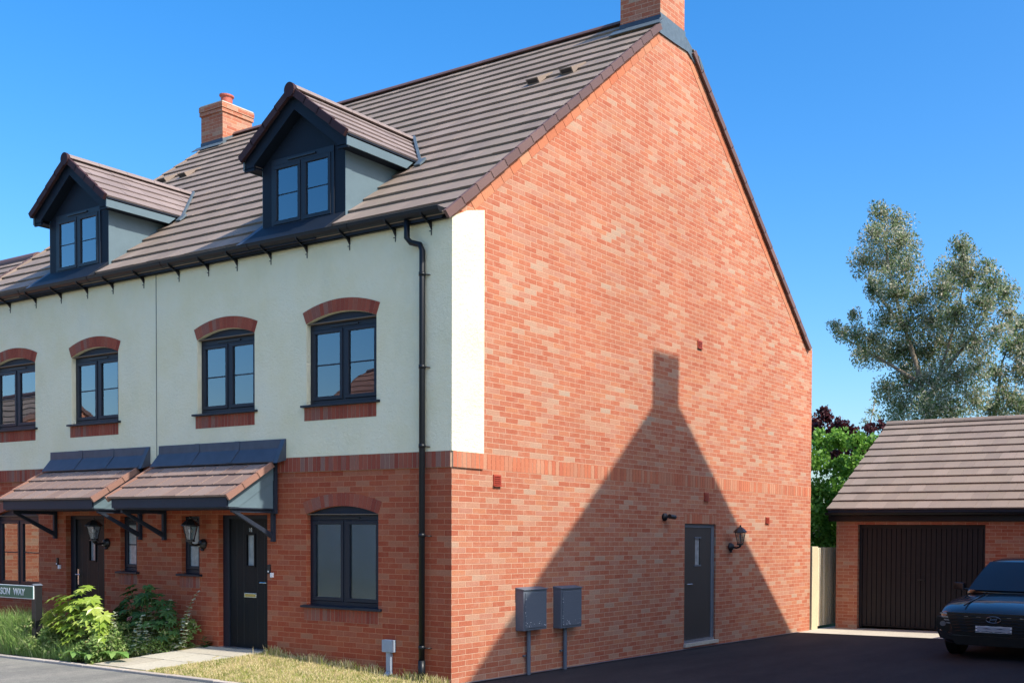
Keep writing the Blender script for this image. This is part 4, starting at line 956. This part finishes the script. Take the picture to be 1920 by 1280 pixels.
# ------------------------------------------------------------------ vegetation
def leaf_cloud(name, clumps, n_per, size, mat, parent, aspect=.4, seed=1, droop=0, flat=.0, power=.45, zs=1.0):
    rs = np.random.RandomState(seed); P = []; 
    tot = sum(c[3]**2 for c in clumps)
    for c in clumps:
        k = int(n_per*len(clumps)*c[3]**2/tot)
        d = rs.normal(size=(k, 3)); d /= np.linalg.norm(d, axis=1)[:, None]
        # lumpy radius: sub-lobes so the outline is uneven
        lob = rs.normal(size=(5, 3)); lob /= np.linalg.norm(lob, axis=1)[:, None]
        m = np.max(d@lob.T, axis=1); rr = c[3]*(.38+.78*m)*rs.rand(k)**power*np.where(rs.rand(k) < .08, rs.uniform(1.0, 1.28, k), 1.0)
        P.append(np.array(c[:3])+d*rr[:, None]*np.array([1, 1, zs]))
    P = np.concatenate(P); n = len(P)
    a = rs.normal(size=(n, 3)); a[:, 2] -= droop; a /= np.linalg.norm(a, axis=1)[:, None]
    b = np.cross(a, rs.normal(size=(n, 3))); b /= np.linalg.norm(b, axis=1)[:, None]
    s = size*rs.uniform(.6, 1.3, n)[:, None]; w_ = s*aspect*.5
    V = np.stack([P-a*s*.5, P+b*w_-a*s*.05, P+a*s*.5, P-b*w_-a*s*.05], 1).reshape(-1, 3)
    me = bpy.data.meshes.new(name); me.vertices.add(len(V)); me.vertices.foreach_set('co', V.ravel())
    me.loops.add(4*n); me.loops.foreach_set('vertex_index', np.arange(4*n)); me.polygons.add(n)
    me.polygons.foreach_set('loop_start', np.arange(0, 4*n, 4)); me.polygons.foreach_set('loop_total', np.full(n, 4))
    me.materials.append(M[mat]); me.update(calc_edges=True); me.validate()
    o = bpy.data.objects.new(name, me); COL.objects.link(o)
    if parent is not None: o.parent = parent
    return o
def branch_set(paths, Y, r0, mat, parent, jit=.25, name='trunk', tw=None, tn_=3, tr=.015):
    b = MB()
    for i, p in enumerate(paths):
        R = r0 if i == 0 else r0*.5; n = len(p)
        yj = [Y+(0 if k == 0 else random.uniform(-jit, jit)) for k in range(n)]
        b.tube([(q[0], yj[k], q[1]) for k, q in enumerate(p)], R, mat, 8, True, [max(.012, R*(1-.85*k/(n-1))) for k in range(n)])
    for c in (tw or []):
        for k in range(tn_):
            r = tr
            d = Vector((random.gauss(0, 1), random.gauss(0, 1), random.gauss(.3, 1))).normalized()
            b.tube([Vector(c[:3])-d*c[3]*.5, Vector(c[:3])+d*c[3]*.1+Vector((0, 0, .04)), Vector(c[:3])+d*c[3]*.95], r, mat, 4, True, [r, r*.7, r*.25])
    return b.build(name, parent, smooth=True)
EUC = [(-6.06, 28.18, 13.84, 0.44), (-5.64, 28.75, 13.54, 0.6), (-5.88, 27.25, 12.79, 0.58), (-5.15, 28.04, 12.6, 0.69), (-7.19, 29.41, 12.48, 0.58), (-6.2, 29.43, 12.26, 0.78), (-4.42, 26.65, 11.32, 0.6), (-5.74, 26.95, 10.77, 0.68), (-4.7, 26.39, 10.36, 0.72), (-4.42, 27.79, 10.42, 0.58), (-2.38, 26.31, 11.72, 0.4), (-2.67, 27.84, 11.76, 0.47), (-3.27, 28.54, 11.42, 0.68), (-3.22, 27.2, 10.55, 0.66), (-2.7, 28.63, 11.18, 0.58), (-2.03, 28.33, 11.41, 0.34), (-1.26, 26.29, 10.32, 0.5), (-1.32, 28.21, 10.37, 0.53), (-1.86, 27.13, 9.84, 0.7), (-1.08, 27.69, 9.5, 0.46), (-2.83, 27.22, 9.58, 0.75), (-4.11, 28.7, 9.78, 0.79), (-4.81, 27.79, 9.49, 0.68), (-5.24, 26.76, 9.54, 0.54), (-7.85, 28.16, 9.83, 0.29), (-7.88, 29.01, 9.68, 0.37), (-6.72, 27.3, 9.97, 0.28), (-6.47, 27.0, 9.11, 0.49), (-6.08, 27.6, 8.98, 0.59), (-7.21, 29.57, 8.88, 0.52), (-6.38, 29.71, 8.94, 0.62), (-5.32, 28.62, 8.69, 0.7), (-4.77, 29.45, 8.77, 0.85), (-3.67, 29.24, 8.85, 0.83), (-2.16, 27.56, 8.64, 0.75), (-1.12, 26.53, 8.75, 0.5), (-5.07, 28.55, 7.66, 0.7), (-4.01, 28.21, 7.35, 0.82), (-2.89, 27.5, 7.38, 0.79), (-1.98, 27.01, 7.62, 0.65), (-5.56, 27.66, 7.19, 0.49), (-5.02, 27.89, 6.59, 0.69), (-3.74, 27.17, 6.26, 0.76), (-2.99, 27.25, 6.22, 0.75), (-2.21, 27.85, 6.63, 0.57), (-5.75, 29.3, 5.98, 0.61), (-3.72, 28.31, 5.4, 0.98)]
EUB = [(-1.16, 29.48, 9.46, 0.43), (-1.34, 29.47, 8.7, 0.54), (-1.15, 29.89, 7.97, 0.55), (-1.87, 29.29, 7.74, 0.43), (-1.56, 29.28, 6.95, 0.58), (-2.25, 30.03, 6.49, 0.44), (-1.0, 29.01, 6.5, 0.57), (-0.89, 29.96, 8.93, 0.58), (-0.52, 29.67, 7.7, 0.67), (-0.6, 30.5, 6.65, 0.69), (-1.8, 30.59, 5.92, 0.6)]
T1 = thing('eucalyptus_tree', 'tall grey-green eucalyptus with open crown rising behind the garage', 'tree', (-3.9, 28, -.1))
def rel(cl, o): return [(c[0]-o[0], c[1]-o[1], c[2]-o[2], c[3]) for c in cl]
O1 = (-3.9, 28, -.1)
leaf_cloud('crown', rel([(c[0], c[1], c[2], c[3]*1.16) for c in EUC], O1), 1500, .13, 'leaf_euc', T1, .36, 2, .7, power=.55)
tb = branch_set([[(p[0]+3.9, p[1]+.1) for p in q] for q in ([(-3.9, -.1), (-3.95, 3.8), (-3.99, 6.16), (-4.56, 8.14), (-5.1, 9.94), (-5.58, 11.76), (-5.87, 13.37)], [(-3.99, 6.5), (-3.36, 8.44), (-2.98, 9.93), (-2.79, 11.6)], [(-4.25, 7.34), (-5.28, 8.0), (-6.56, 8.79), (-7.44, 9.36)], [(-3.84, 7.3), (-2.48, 8.74), (-1.64, 10.17)], [(-4.89, 9.34), (-5.95, 10.6), (-6.49, 11.87)], [(-3.94, 6.9), (-4.86, 7.38), (-5.7, 7.14)])], 0, .16, 'bark', T1, tw=rel(EUC, O1), tr=.018)
O2 = (-2.4, 30, -.1); T2 = thing('eucalyptus_tree', 'smaller thin-stemmed eucalyptus at the right edge, behind the garage roof', 'tree', O2)
leaf_cloud('crown', rel([(c[0], c[1], c[2], c[3]*1.08) for c in EUB], O2), 1150, .14, 'leaf_euc', T2, .36, 5, .7)
branch_set([[(p[0]+2.4, p[1]+.1) for p in [(-2.4, -.1), (-2.41, 4.3), (-2.14, 6.68), (-1.87, 8.24), (-1.39, 9.37)]]], 0, .11, 'bark', T2, tw=rel(EUB, O2))
GRN = [(-2.38, 15.19, 4.1, 0.35), (-1.87, 15.19, 4.14, 0.32), (-1.24, 14.87, 4.09, 0.29), (-0.94, 15.17, 4.04, 0.23), (-2.36, 14.84, 3.54, 0.37), (-1.88, 15.07, 3.54, 0.42), (-1.28, 14.83, 3.51, 0.36), (-2.25, 14.95, 2.88, 0.4), (-1.58, 14.56, 2.79, 0.39), (-2.3, 14.74, 2.28, 0.4), (-2.19, 15.47, 2.16, 0.4), (-2.75, 14.73, 3.81, 0.4), (-2.88, 15.19, 2.76, 0.47), (-0.93, 15.15, 3.52, 0.33), (-2.29, 15.22, 1.69, 0.47), (-1.54, 14.98, 2.35, 0.39),
       (-.9, 14.9, 2.9, .4), (-1.9, 15.2, 1.3, .5), (-2.6, 15.9, 1.3, .7), (-1.4, 15.9, 1.4, .7), (-.5, 15.7, 1.5, .6), (-2.0, 16.1, 2.0, .8), (-3.4, 15.9, 1.4, .7), (-3.3, 15.9, 2.6, .6), (-1.2, 15.2, 1.7, .5), (-2.9, 15.2, 1.9, .5), (-1.6, 15.7, 3.2, .6), (-2.2, 15.8, 2.4, .7), (-.6, 15.2, 2.3, .4)]
O3 = (-1.8, 15.1, -.12); T3 = thing('green_maple', 'bright green leafy maple bush between the gable and the garage roof', 'bush', O3)
leaf_cloud('foliage', rel(GRN, O3), 900, .10, 'leaf_green', T3, .8, 3, .2)
branch_set([[(0, 0), (.1, 1.5), (-.2, 3.2)], [(0, .4), (-.6, 1.8), (-.7, 3.5)], [(0, .4), (.5, 1.9), (.6, 3.4)]], 0, .09, 'bark', T3)
PUR = [(-4.84, 20.12, 5.23, 0.32), (-4.19, 19.48, 5.29, 0.25), (-3.77, 19.49, 5.04, 0.28), (-3.41, 19.64, 4.88, 0.22), (-4.06, 19.58, 4.83, 0.31), (-4.64, 19.52, 4.85, 0.32), (-2.87, 19.56, 4.93, 0.22), (-2.75, 20.06, 5.05, 0.19), (-3.65, 19.63, 4.74, 0.31), (-4.4, 19.6, 5.5, .2), (-4.0, 19.8, 4.2, .6), (-3.1, 19.8, 4.4, .5), (-2.4, 19.9, 4.7, .35)]
O4 = (-3.8, 19.8, -.12); T4 = thing('purple_tree', 'dark purple-leaved tree top behind the green bush', 'tree', O4)
leaf_cloud('crown', rel([(c[0], c[1], c[2]-.03, c[3]*.92) for c in PUR], O4), 340, .12, 'leaf_purple', T4, .7, 4, .2)
branch_set([[(0, 0), (.05, 2.5), (-.2, 4.9)], [(0, 1.5), (.6, 3.2), (.9, 4.6)]], 0, .1, 'bark', T4)
SAP = [(-3.95, 22.27, 5.74, 0.2), (-3.74, 22.11, 6.0, 0.16), (-3.97, 22.02, 5.38, 0.2), (-3.66, 22.12, 5.54, 0.18)]
O5 = (-3.7, 22.1, -.12); T5 = thing('slender_sapling', 'wispy grey-green sapling poking up left of the garage ridge', 'tree', O5)
leaf_cloud('crown', rel(SAP, O5), 60, .11, 'leaf_euc', T5, .35, 6, .5); branch_set([[(0, 0), (-.08, 3.6), (-.12, 5.3), (0, 6.1)]], 0, .04, 'bark', T5)

# front bed
def blades(name, pts, mat, parent, h, w_, seed, lean=.5, segs=2):
    rs = np.random.RandomState(seed); V = []; F = []
    for (x, y, z, s) in pts:
        a = rs.rand()*6.283; L = h*s*rs.uniform(.5, 1.15); d = np.array([math.cos(a), math.sin(a)])*L*lean*rs.rand(); q = np.array([-math.sin(a), math.cos(a)])*w_*.5
        a2 = rs.rand()*3.14; q = np.array([math.cos(a2), math.sin(a2)])*w_*.5
        b = len(V); m = d*.35
        V += [(x-q[0], y-q[1], z), (x+q[0], y+q[1], z), (x+m[0]+q[0]*.8, y+m[1]+q[1]*.8, z+L*.6), (x+m[0]-q[0]*.8, y+m[1]-q[1]*.8, z+L*.6), (x+d[0], y+d[1], z+L*.95)]
        F += [(b, b+1, b+2, b+3), (b+3, b+2, b+4)]
    me = bpy.data.meshes.new(name); me.from_pydata(V, [], F); me.materials.append(M[mat]); me.update()
    o = bpy.data.objects.new(name, me); COL.objects.link(o)
    if parent is not None: o.parent = parent
    return o
rs = np.random.RandomState(11)
def in_path(x, y):
    v = (-y-.03)/(YK-.04); return -4.45-.70*v-.02 < x < -3.2-.8*v+.02
pts = []
while len(pts) < 17000:
    x, y = rs.uniform(-4.3, .02), rs.uniform(-YK, -.005)
    if in_path(x, y) or x < -3.2-.8*((-y-.03)/(YK-.04)): continue
    pts.append((x, y, LZ(x, y)-.004, 1.0+(.9 if y > -.07 and rs.rand() < .35 else 0)))
o = blades('lawn_grass', pts, 'blade', None, .042, .006, 3, 1.3); tag(o, 'short dry lawn grass in front of the end house', 'grass'); o['kind'] = 'stuff'
# taller tufts at the foot of the wall
pts = []
for k in range(900):
    c = [-.25, -.5, -1.2, -2.2, -3.0, -.1, -1.6][k % 7]; x = c+rs.normal()*.10; y = -.05-abs(rs.normal())*.045; pts.append((min(x, .0), y, LZ(min(x, 0), y)-.005, 1))
o = blades('wall_foot_grass', pts, 'blade', None, .13, .006, 4, .6); tag(o, 'longer grass tufts along the foot of the front wall', 'grass'); o['kind'] = 'stuff'
# tall green mass at left
pts = []
while len(pts) < 13000:
    x, y = rs.uniform(-10.0, -5.7), rs.uniform(-1.14, -.62)
    if x > -6.3 and rs.rand() < .55: continue
    s = .75+.3*math.sin(x*3.1)+.2*rs.rand(); s *= 1 if x < -6.5 else .6; pts.append((x, y, LZ(x, y)-.01, s))
o = blades('tall_meadow_grass', pts, 'blade_green', None, .50, .010, 5, .75); tag(o, 'tall soft green meadow plants left of and behind the sign post', 'grass'); o['kind'] = 'stuff'
wl = [(rs.uniform(-6.9, -4.7), rs.uniform(-.85, -.15), 0, 0) for _ in range(1)]
cl = []
for k in range(330):
    x, y = rs.uniform(-6.6, -4.45), rs.uniform(-1.13, -.08); v = (-y-.03)/(YK-.04)
    if x > -4.52-.70*v: x = -4.52-.70*v-rs.rand()*.35
    hgt = .14+.28*(.5+.5*math.sin(x*5.3+1.2+y*3))*(1.0 if y > -.95 else .6)
    cl.append((x, y, LZ(x, y)+rs.uniform(.02, hgt), rs.uniform(.05, .11)))
for k in range(70):
    x = rs.uniform(-9.8, -6.3); cl.append((x, rs.uniform(-1.13, -.8), .05+rs.uniform(0, .42), .10))
o = leaf_cloud('ground_cover', cl, 85, .045, 'leaf_wild', None, .55, 21, .0); tag(o, 'low mixed leafy ground cover filling the flower bed', 'ground cover'); o['kind'] = 'stuff'

def palmate(mb, c, up, fw, r, mat, lobes=7):
    up = up.normalized(); fw = (fw-up*fw.dot(up)).normalized(); sd = up.cross(fw)
    V = [c]; n = lobes*2+1
    for k in range(n):
        t = rad(-150+300*k/(n-1)); rr = r*(1.0 if k % 2 else .55)*(1-.25*abs(t)/3); dz = -.18*rr if k % 2 else -.02*r
        V.append(c+(fw*math.cos(t)+sd*math.sin(t))*rr+up*dz)
    mb.add(V, [(0, k, k+1) for k in range(1, n)], mat)
def fatsia(name, label, loc, rx, ry, h, n, mat, seed, r=.13):
    random.seed(seed); T = thing(name, label, 'shrub', loc); L = MB(); St = MB()
    for k in range(n):
        t = random.random()*6.283; e = random.random()**.5
        p = Vector((rx*e*math.cos(t), ry*e*math.sin(t), h*(1-.42*e**3)*random.uniform(.38, 1.03)*(1-.10*math.cos(3*t+seed))))
        upv = Vector((p.x*1.2+random.uniform(-.25, .25), p.y*1.2-.25, .8)); fw = Vector((p.x, p.y, -.1))+Vector((random.uniform(-.3, .3), random.uniform(-.3, .3), 0))
        palmate(L, p, upv, fw if fw.length > .05 else Vector((1, 0, 0)), r*random.uniform(.6, 1.15), mat)
        if k % 3 == 0: St.tube([(0, 0, 0), (p.x*.4, p.y*.4, p.z*.55), tuple(p)], .006, 'stem', 5)
    L.build('leaves', T); St.build('stems', T); return T
fatsia('fatsia_shrub', 'lime green hand-leaved shrub glowing in sun before the left front door', (-5.88, -.95, .03), .72, .17, .90, 150, 'leaf_fatsia', 5, .14)
fatsia('dark_shrub', 'dark green shrub in shade against the brick below the narrow windows', (-5.25, -.42, .1), .62, .2, .88, 110, 'leaf_dark', 6, .14)
def stem_plant(name, label, loc, h, lean, mat, seed, whorls=9, r=.05, flower=None, cat='plant', group=None):
    random.seed(seed); T = thing(name, label, cat, loc, 0, group); St = MB(); L = MB()
    path = [Vector((lean*(k/6)**1.5, .03*math.sin(k), h*k/6)) for k in range(7)]
    St.tube(path, .006, 'stem', 5, True, [.008*(1-.7*k/6) for k in range(7)])
    for w_ in range(whorls):
        f = .12+.88*w_/(whorls-1); k = f*6; i = min(5, int(k)); p = path[i].lerp(path[i+1], k-i); rr = r*(1.25-.75*f)
        for j in range(7):
            a = random.random()*6.283; d = Vector((math.cos(a), math.sin(a), random.uniform(-.3, .4))); s = Vector((-math.sin(a), math.cos(a), 0))*rr*.35
            L.add([p, p+d*rr*.5+s, p+d*rr, p+d*rr*.5-s], [(0, 1, 2, 3)], mat)
    St.build('stem', T); L.build('leaves', T)
    if flower:
        F = MB()
        for j in range(40):
            p = path[-1]+Vector((random.uniform(-1, 1), random.uniform(-1, 1), random.uniform(-.8, .8)))*.032; d = Vector((random.gauss(0, 1), random.gauss(0, 1), random.gauss(0, 1))).normalized()*.014; e = d.cross(Vector((.3, .5, .8)))
            F.add([p-d, p+e, p+d, p-e], [(0, 1, 2, 3)], flower)
        F.build('flower', T)
    return T
gm = 'tall pale-leaved stems in the flower bed'
stem_plant('mint_plant', 'tallest leaning pale-leaved stem at the right end of the bed, near the narrow window', (-4.62, -.34, .12), .84, .46, 'leaf_pale', 1, 15, .075, group=gm)
stem_plant('mint_plant', 'upright pale-leaved stem just left of the tallest leaning one', (-4.78, -.36, .12), .70, .06, 'leaf_pale', 2, 12, .075, group=gm)
stem_plant('mint_plant', 'pale-leaved stem in the middle of the bed right of the pink flower', (-5.0, -.45, .1), .74, .0, 'leaf_pale', 3, 12, .075, group=gm)
stem_plant('mint_plant', 'shorter pale-leaved stem beside the pink flower head', (-5.15, -.5, .1), .60, -.04, 'leaf_pale', 4, 10, .07, group=gm)
stem_plant('mint_plant', 'low pale-leaved stem at the front right of the bed', (-4.9, -.62, .07), .45, .1, 'leaf_pale', 8, 10, .08, group=gm)
stem_plant('mint_plant', 'pale-leaved stem at the edge of the path, low and leaning towards the door', (-4.98, -.74, .06), .58, .26, 'leaf_pale', 14, 13, .08, group=gm)
stem_plant('mint_plant', 'pale-leaved stem standing in front of the dark shrub, left of the path', (-5.22, -.84, .05), .62, .05, 'leaf_pale', 15, 13, .08, group=gm)
stem_plant('pink_flower', 'pink flower head on a stem in the middle of the bed', (-5.05, -.72, .06), .52, -.02, 'leaf_wild', 5, 8, .07, 'petal', 'flower')
stem_plant('pink_flower', 'fading pinkish flower stem at the front left of the bed by the sign post', (-6.15, -1.02, .03), .45, -.1, 'leaf_wild', 6, 8, .07, 'petal', 'flower')
stem_plant('pink_flower', 'small dusky pink flower stem below the lime shrub', (-5.6, -1.0, .04), .42, .06, 'leaf_wild', 9, 8, .07, 'petal', 'flower')
stem_plant('red_leaved_plant', 'low plant with red leaves at the front centre of the bed', (-5.4, -1.08, .03), .24, .03, 'leaf_wild', 7, 8, .09, 'red_leaf')
def dock(loc, seed, label):
    random.seed(seed); T = thing('broad_leaved_plant', label, 'plant', loc, 0, 'broad-leaved plants at the front of the bed'); L = MB()
    for k in range(9):
        a = random.random()*6.283; d = Vector((math.cos(a), math.sin(a)*.6, 0)); u = Vector((-d.y, d.x, 0)).normalized(); ln = random.uniform(.16, .30); w_ = ln*.22; V = []
        for i, (t, ww) in enumerate(((0, .1), (.25, .8), (.5, 1), (.8, .6), (1, .02))):
            c = d*ln*t+Vector((0, 0, .05+ln*(1.3*t-1.25*t*t))); V += [c-u*w_*ww, c+u*w_*ww]
        L.add(V, [(2*i, 2*i+1, 2*i+3, 2*i+2) for i in range(4)], 'leaf_dock')
    L.build('leaves', T)
M['leaf_dock'] = leaf_mat('dock_leaf', [(.1, (.10, .22, .05)), (.6, (.17, .33, .08)), (1, (.28, .42, .12))], .35, .35, 3)
dock((-5.25, -1.1, .02), 1, 'broad green leaves spilling to the kerb where path meets bed')
dock((-5.6, -1.1, .02), 2, 'broad-leaved plant left of the one spilling onto the path')
dock((-4.95, -.98, .04), 3, 'broad-leaved plant behind the front ones, by the middle of the path')
stem_plant('wall_weed', 'small dark weed at the foot of the wall left of the number 18 door', (-4.42, -.08, .18), .14, 0, 'leaf_dark', 12, 6, .09, cat='weed')

# ------------------------------------------------------------------ car (built in metres, then set on the drive)
CAR = thing('parked_suv', 'dark blue-black SUV facing the viewer, parked on the drive before the garages', 'car', (4.60, 5.98, -.035))
CAR.scale = (1, 1, .874)
def loft(sections, mat, name, parent, sub=2, smooth=True, closed_ends=True):
    """sections: list of lists of (x,y,z) half profile from bottom centre to top centre; mirrored in x"""
    V = []; n = len(sections[0]); full = 2*n-2
    for s in sections:
        V += s+[(-p[0], p[1], p[2]) for p in s[-2:0:-1]]
    F = []
    for i in range(len(sections)-1):
        for k in range(full): F.append((i*full+k, i*full+(k+1) % full, (i+1)*full+(k+1) % full, (i+1)*full+k))
    F += [tuple(range(full-1, -1, -1)), tuple(range((len(sections)-1)*full, len(sections)*full))]
    me = bpy.data.meshes.new(name); me.from_pydata(V, [], F); me.materials.append(M[mat]); me.update()
    bm = bmesh.new(); bm.from_mesh(me); bmesh.ops.recalc_face_normals(bm, faces=bm.faces); bm.to_mesh(me); bm.free()
    me.polygons.foreach_set('use_smooth', [smooth]*len(me.polygons))
    o = bpy.data.objects.new(name, me); COL.objects.link(o); o.parent = parent
    if sub: md = o.modifiers.new('sub', 'SUBSURF'); md.levels = sub; md.render_levels = sub
    return o
def sec(y, w, zb, zs, zt, crown=.02):
    # bottom centre, bottom edge, sill, mid, shoulder, hood edge, hood inner, centre
    return [(0, y, zb), (w*.80, y, zb), (w*.97, y, zb+.07), (w, y, zb+(zs-zb)*.5), (w*.985, y, zs-.05), (w*.93, y, zs), (w*.62, y, zt-crown), (0, y, zt)]
body = [sec(.03, .60, .30, .66, .70), sec(.06, .76, .26, .72, .80), sec(.20, .88, .24, .80, .90), sec(.42, .925, .24, .90, .97), sec(.8, .93, .25, .97, 1.03), sec(1.2, .93, .26, 1.00, 1.09),
        sec(1.6, .925, .26, 1.03, 1.10), sec(2.6, .925, .26, 1.05, 1.08), sec(3.6, .925, .28, 1.08, 1.10), sec(4.2, .90, .34, 1.08, 1.10), sec(4.45, .80, .42, 1.0, 1.05)]
bo = loft(body, 'paint', 'body', CAR, 2)
def sec2(y, wb, wt, zb, zt): return [(0, y, zb-.04), (wb, y, zb-.04), (wb*.995, y, zb+.02), ((wb*.45+wt*.55), y, (zb*.45+zt*.55)), (wt, y, zt-.035), (wt*.86, y, zt-.004), (0, y, zt+.012)]
gh = [sec2(1.12, .80, .76, 1.05, 1.09), sec2(1.45, .84, .74, 1.05, 1.27), sec2(1.85, .85, .68, 1.06, 1.57), sec2(2.1, .86, .665, 1.06, 1.66), sec2(2.9, .86, .66, 1.07, 1.70), sec2(3.6, .84, .64, 1.09, 1.60), sec2(4.1, .80, .60, 1.1, 1.42), sec2(4.35, .74, .58, 1.1, 1.15)]
loft(gh, 'paint', 'cabin', CAR, 1)
# windscreen: dark curved glass lying just above the cabin front
M['screen'] = paint('dark_windscreen', (.010, .014, .022)); M['screen'].node_tree.nodes['Principled BSDF'].inputs['Metallic'].default_value = 0; M['screen'].node_tree.nodes['Principled BSDF'].inputs['Coat Weight'].default_value = .15; M['screen'].node_tree.nodes['Principled BSDF'].inputs['Specular IOR Level'].default_value = .18
rows = []
for (y, wx, z) in ((1.13, .735, 1.105), (1.40, .70, 1.285), (1.65, .655, 1.45), (1.88, .605, 1.59)):
    rows.append([((k/5-1)*wx*1.0, y+.055*((k/5-1)**2)*1.2-.035, z+.012) for k in range(11)])
wv = [p for r_ in rows for p in r_]
wsg = MB(); wsg.add(wv, [(j*11+i, j*11+i+1, (j+1)*11+i+1, (j+1)*11+i) for j in range(3) for i in range(10)], 'screen'); wsg.build('windscreen', CAR, smooth=True)
b = MB()
for s in (-1, 1): b.tube([(s*.60, 2.0, 1.50), (s*.60, 2.15, 1.575), (s*.60, 2.9, 1.60), (s*.59, 3.6, 1.55), (s*.58, 3.75, 1.49)], .016, 'black', 8)
b.build('roof_rails', CAR, smooth=True)
for s in (-1, 1):       # side windows
    b = MB(); b.add([(s*.853, 1.62, 1.10), (s*.70, 2.05, 1.53), (s*.69, 3.5, 1.52), (s*.845, 3.8, 1.14)], [(0, 1, 2, 3)], 'screen'); b.build('side_window', CAR)
# grille band, lower intake, lamps
b = MB(); b.prism([(-.70, .80), (-.60, .50), (-.52, .44), (.52, .44), (.60, .50), (.70, .80)], 1, -.012, .10, 'piano')
for z in (.50, .55, .60, .65, .70, .75):
    w_ = .56+(z-.5)*.4; pts = [(-w_+2*w_*k/12, -.03-(.006 if k % 2 else 0), z+(.008 if k % 2 else -.004)) for k in range(13)]; b.tube(pts, .0065, 'box_grey' if z < .0 else 'piano', 5)
for x in (-.40, -.22, .22, .40): b.box(x-.03, x+.03, -.03, -.02, .735, .750, 'lens')
b.build('grille', CAR)
for s in (-1, 1):
    b = MB()
    for k, (za, zb_) in enumerate(((.755, .775), (.700, .722), (.650, .672), (.600, .622))): b.prism([(s*(.60-.02*k), za), (s*(.80-.03*k), za+.012), (s*(.80-.03*k), zb_+.012), (s*(.60-.02*k), zb_)], 1, .0, .12+.0*k, 'lens')
    b.build('daytime_light', CAR)
    b = MB(); b.prism([(s*.66, .68), (s*.86, .72), (s*.885, .56), (s*.74, .45), (s*.64, .50)], 1, .05, .25, 'piano'); b.lathe([(.045, 0), (.05, .02), (.02, .03)], (s*.77, .045, .60), 'lens', 14, 1); b.build('headlight', CAR)
    b = MB(); b.prism([(s*.64, .44), (s*.86, .50), (s*.80, .36), (s*.60, .34)], 1, .025, .22, 'paint'); b.build('bumper_blade', CAR)
    b = MB(); b.lathe([(.10, -.11), (.30, -.11), (.345, -.08), (.345, .08), (.30, .11), (.10, .11)], (s*.81, .88, .345), 'rubber', 28, 0)
    wh = b.build('wheel', CAR, smooth=False)
    b = MB(); b.lathe([(.03, 0), (.22, .0), (.235, .02)], (s*.81+s*.095, .88, .345), 'steel', 20, 0); b.build('rim', wh)
    b = MB(); b.lathe([(.10, -.11), (.30, -.11), (.345, -.08), (.345, .08), (.30, .11), (.10, .11)], (s*.81, 3.55, .345), 'rubber', 28, 0); b.build('wheel', CAR)
    b = MB(); b.hexa([(s*.92, 1.52, 1.08), (s*1.10, 1.55, 1.09), (s*1.10, 1.70, 1.09), (s*.92, 1.68, 1.08), (s*.93, 1.54, 1.21), (s*1.09, 1.56, 1.22), (s*1.09, 1.70, 1.22), (s*.93, 1.68, 1.21)], 'piano'); b.tube([(s*.84, 1.60, 1.09), (s*.95, 1.60, 1.11)], .02, 'black', 6); b.build('wing_mirror', CAR, bevel=.03)
b = MB(); b.prism([(-.66, .42), (-.55, .27), (.55, .27), (.66, .42)], 1, -.005, .1, 'piano'); b.build('lower_intake', CAR)
b = MB(); b.box(-.26, .26, -.035, -.022, .49, .60, 'white_plastic'); pp = b.build('number_plate', CAR); b = MB(); b.box(-.235, .235, -.038, -.034, .505, .585, 'plate_grey'); b.build('plate_face', pp)
# emblem: oval ring with a slanted H
b = MB(); n = 24; ring = [(.105*math.cos(2*math.pi*k/n), -.045, .705+.052*math.sin(2*math.pi*k/n)) for k in range(n+1)]; b.tube(ring, .006, 'lens', 6)
b.tube([(-.055, -.045, .672), (-.03, -.045, .738)], .007, 'lens', 6); b.tube([(.03, -.045, .672), (.055, -.045, .738)], .007, 'lens', 6); b.tube([(-.042, -.045, .700), (.042, -.045, .712)], .007, 'lens', 6)
b.build('emblem', CAR)
# bonnet creases
b = MB()
for s in (-1, 1): b.tube([(s*.50, .20, .905), (s*.45, .7, 1.008), (s*.42, 1.1, 1.075)], .012, 'paint', 6)
b.build('bonnet_crease', CAR, smooth=True)
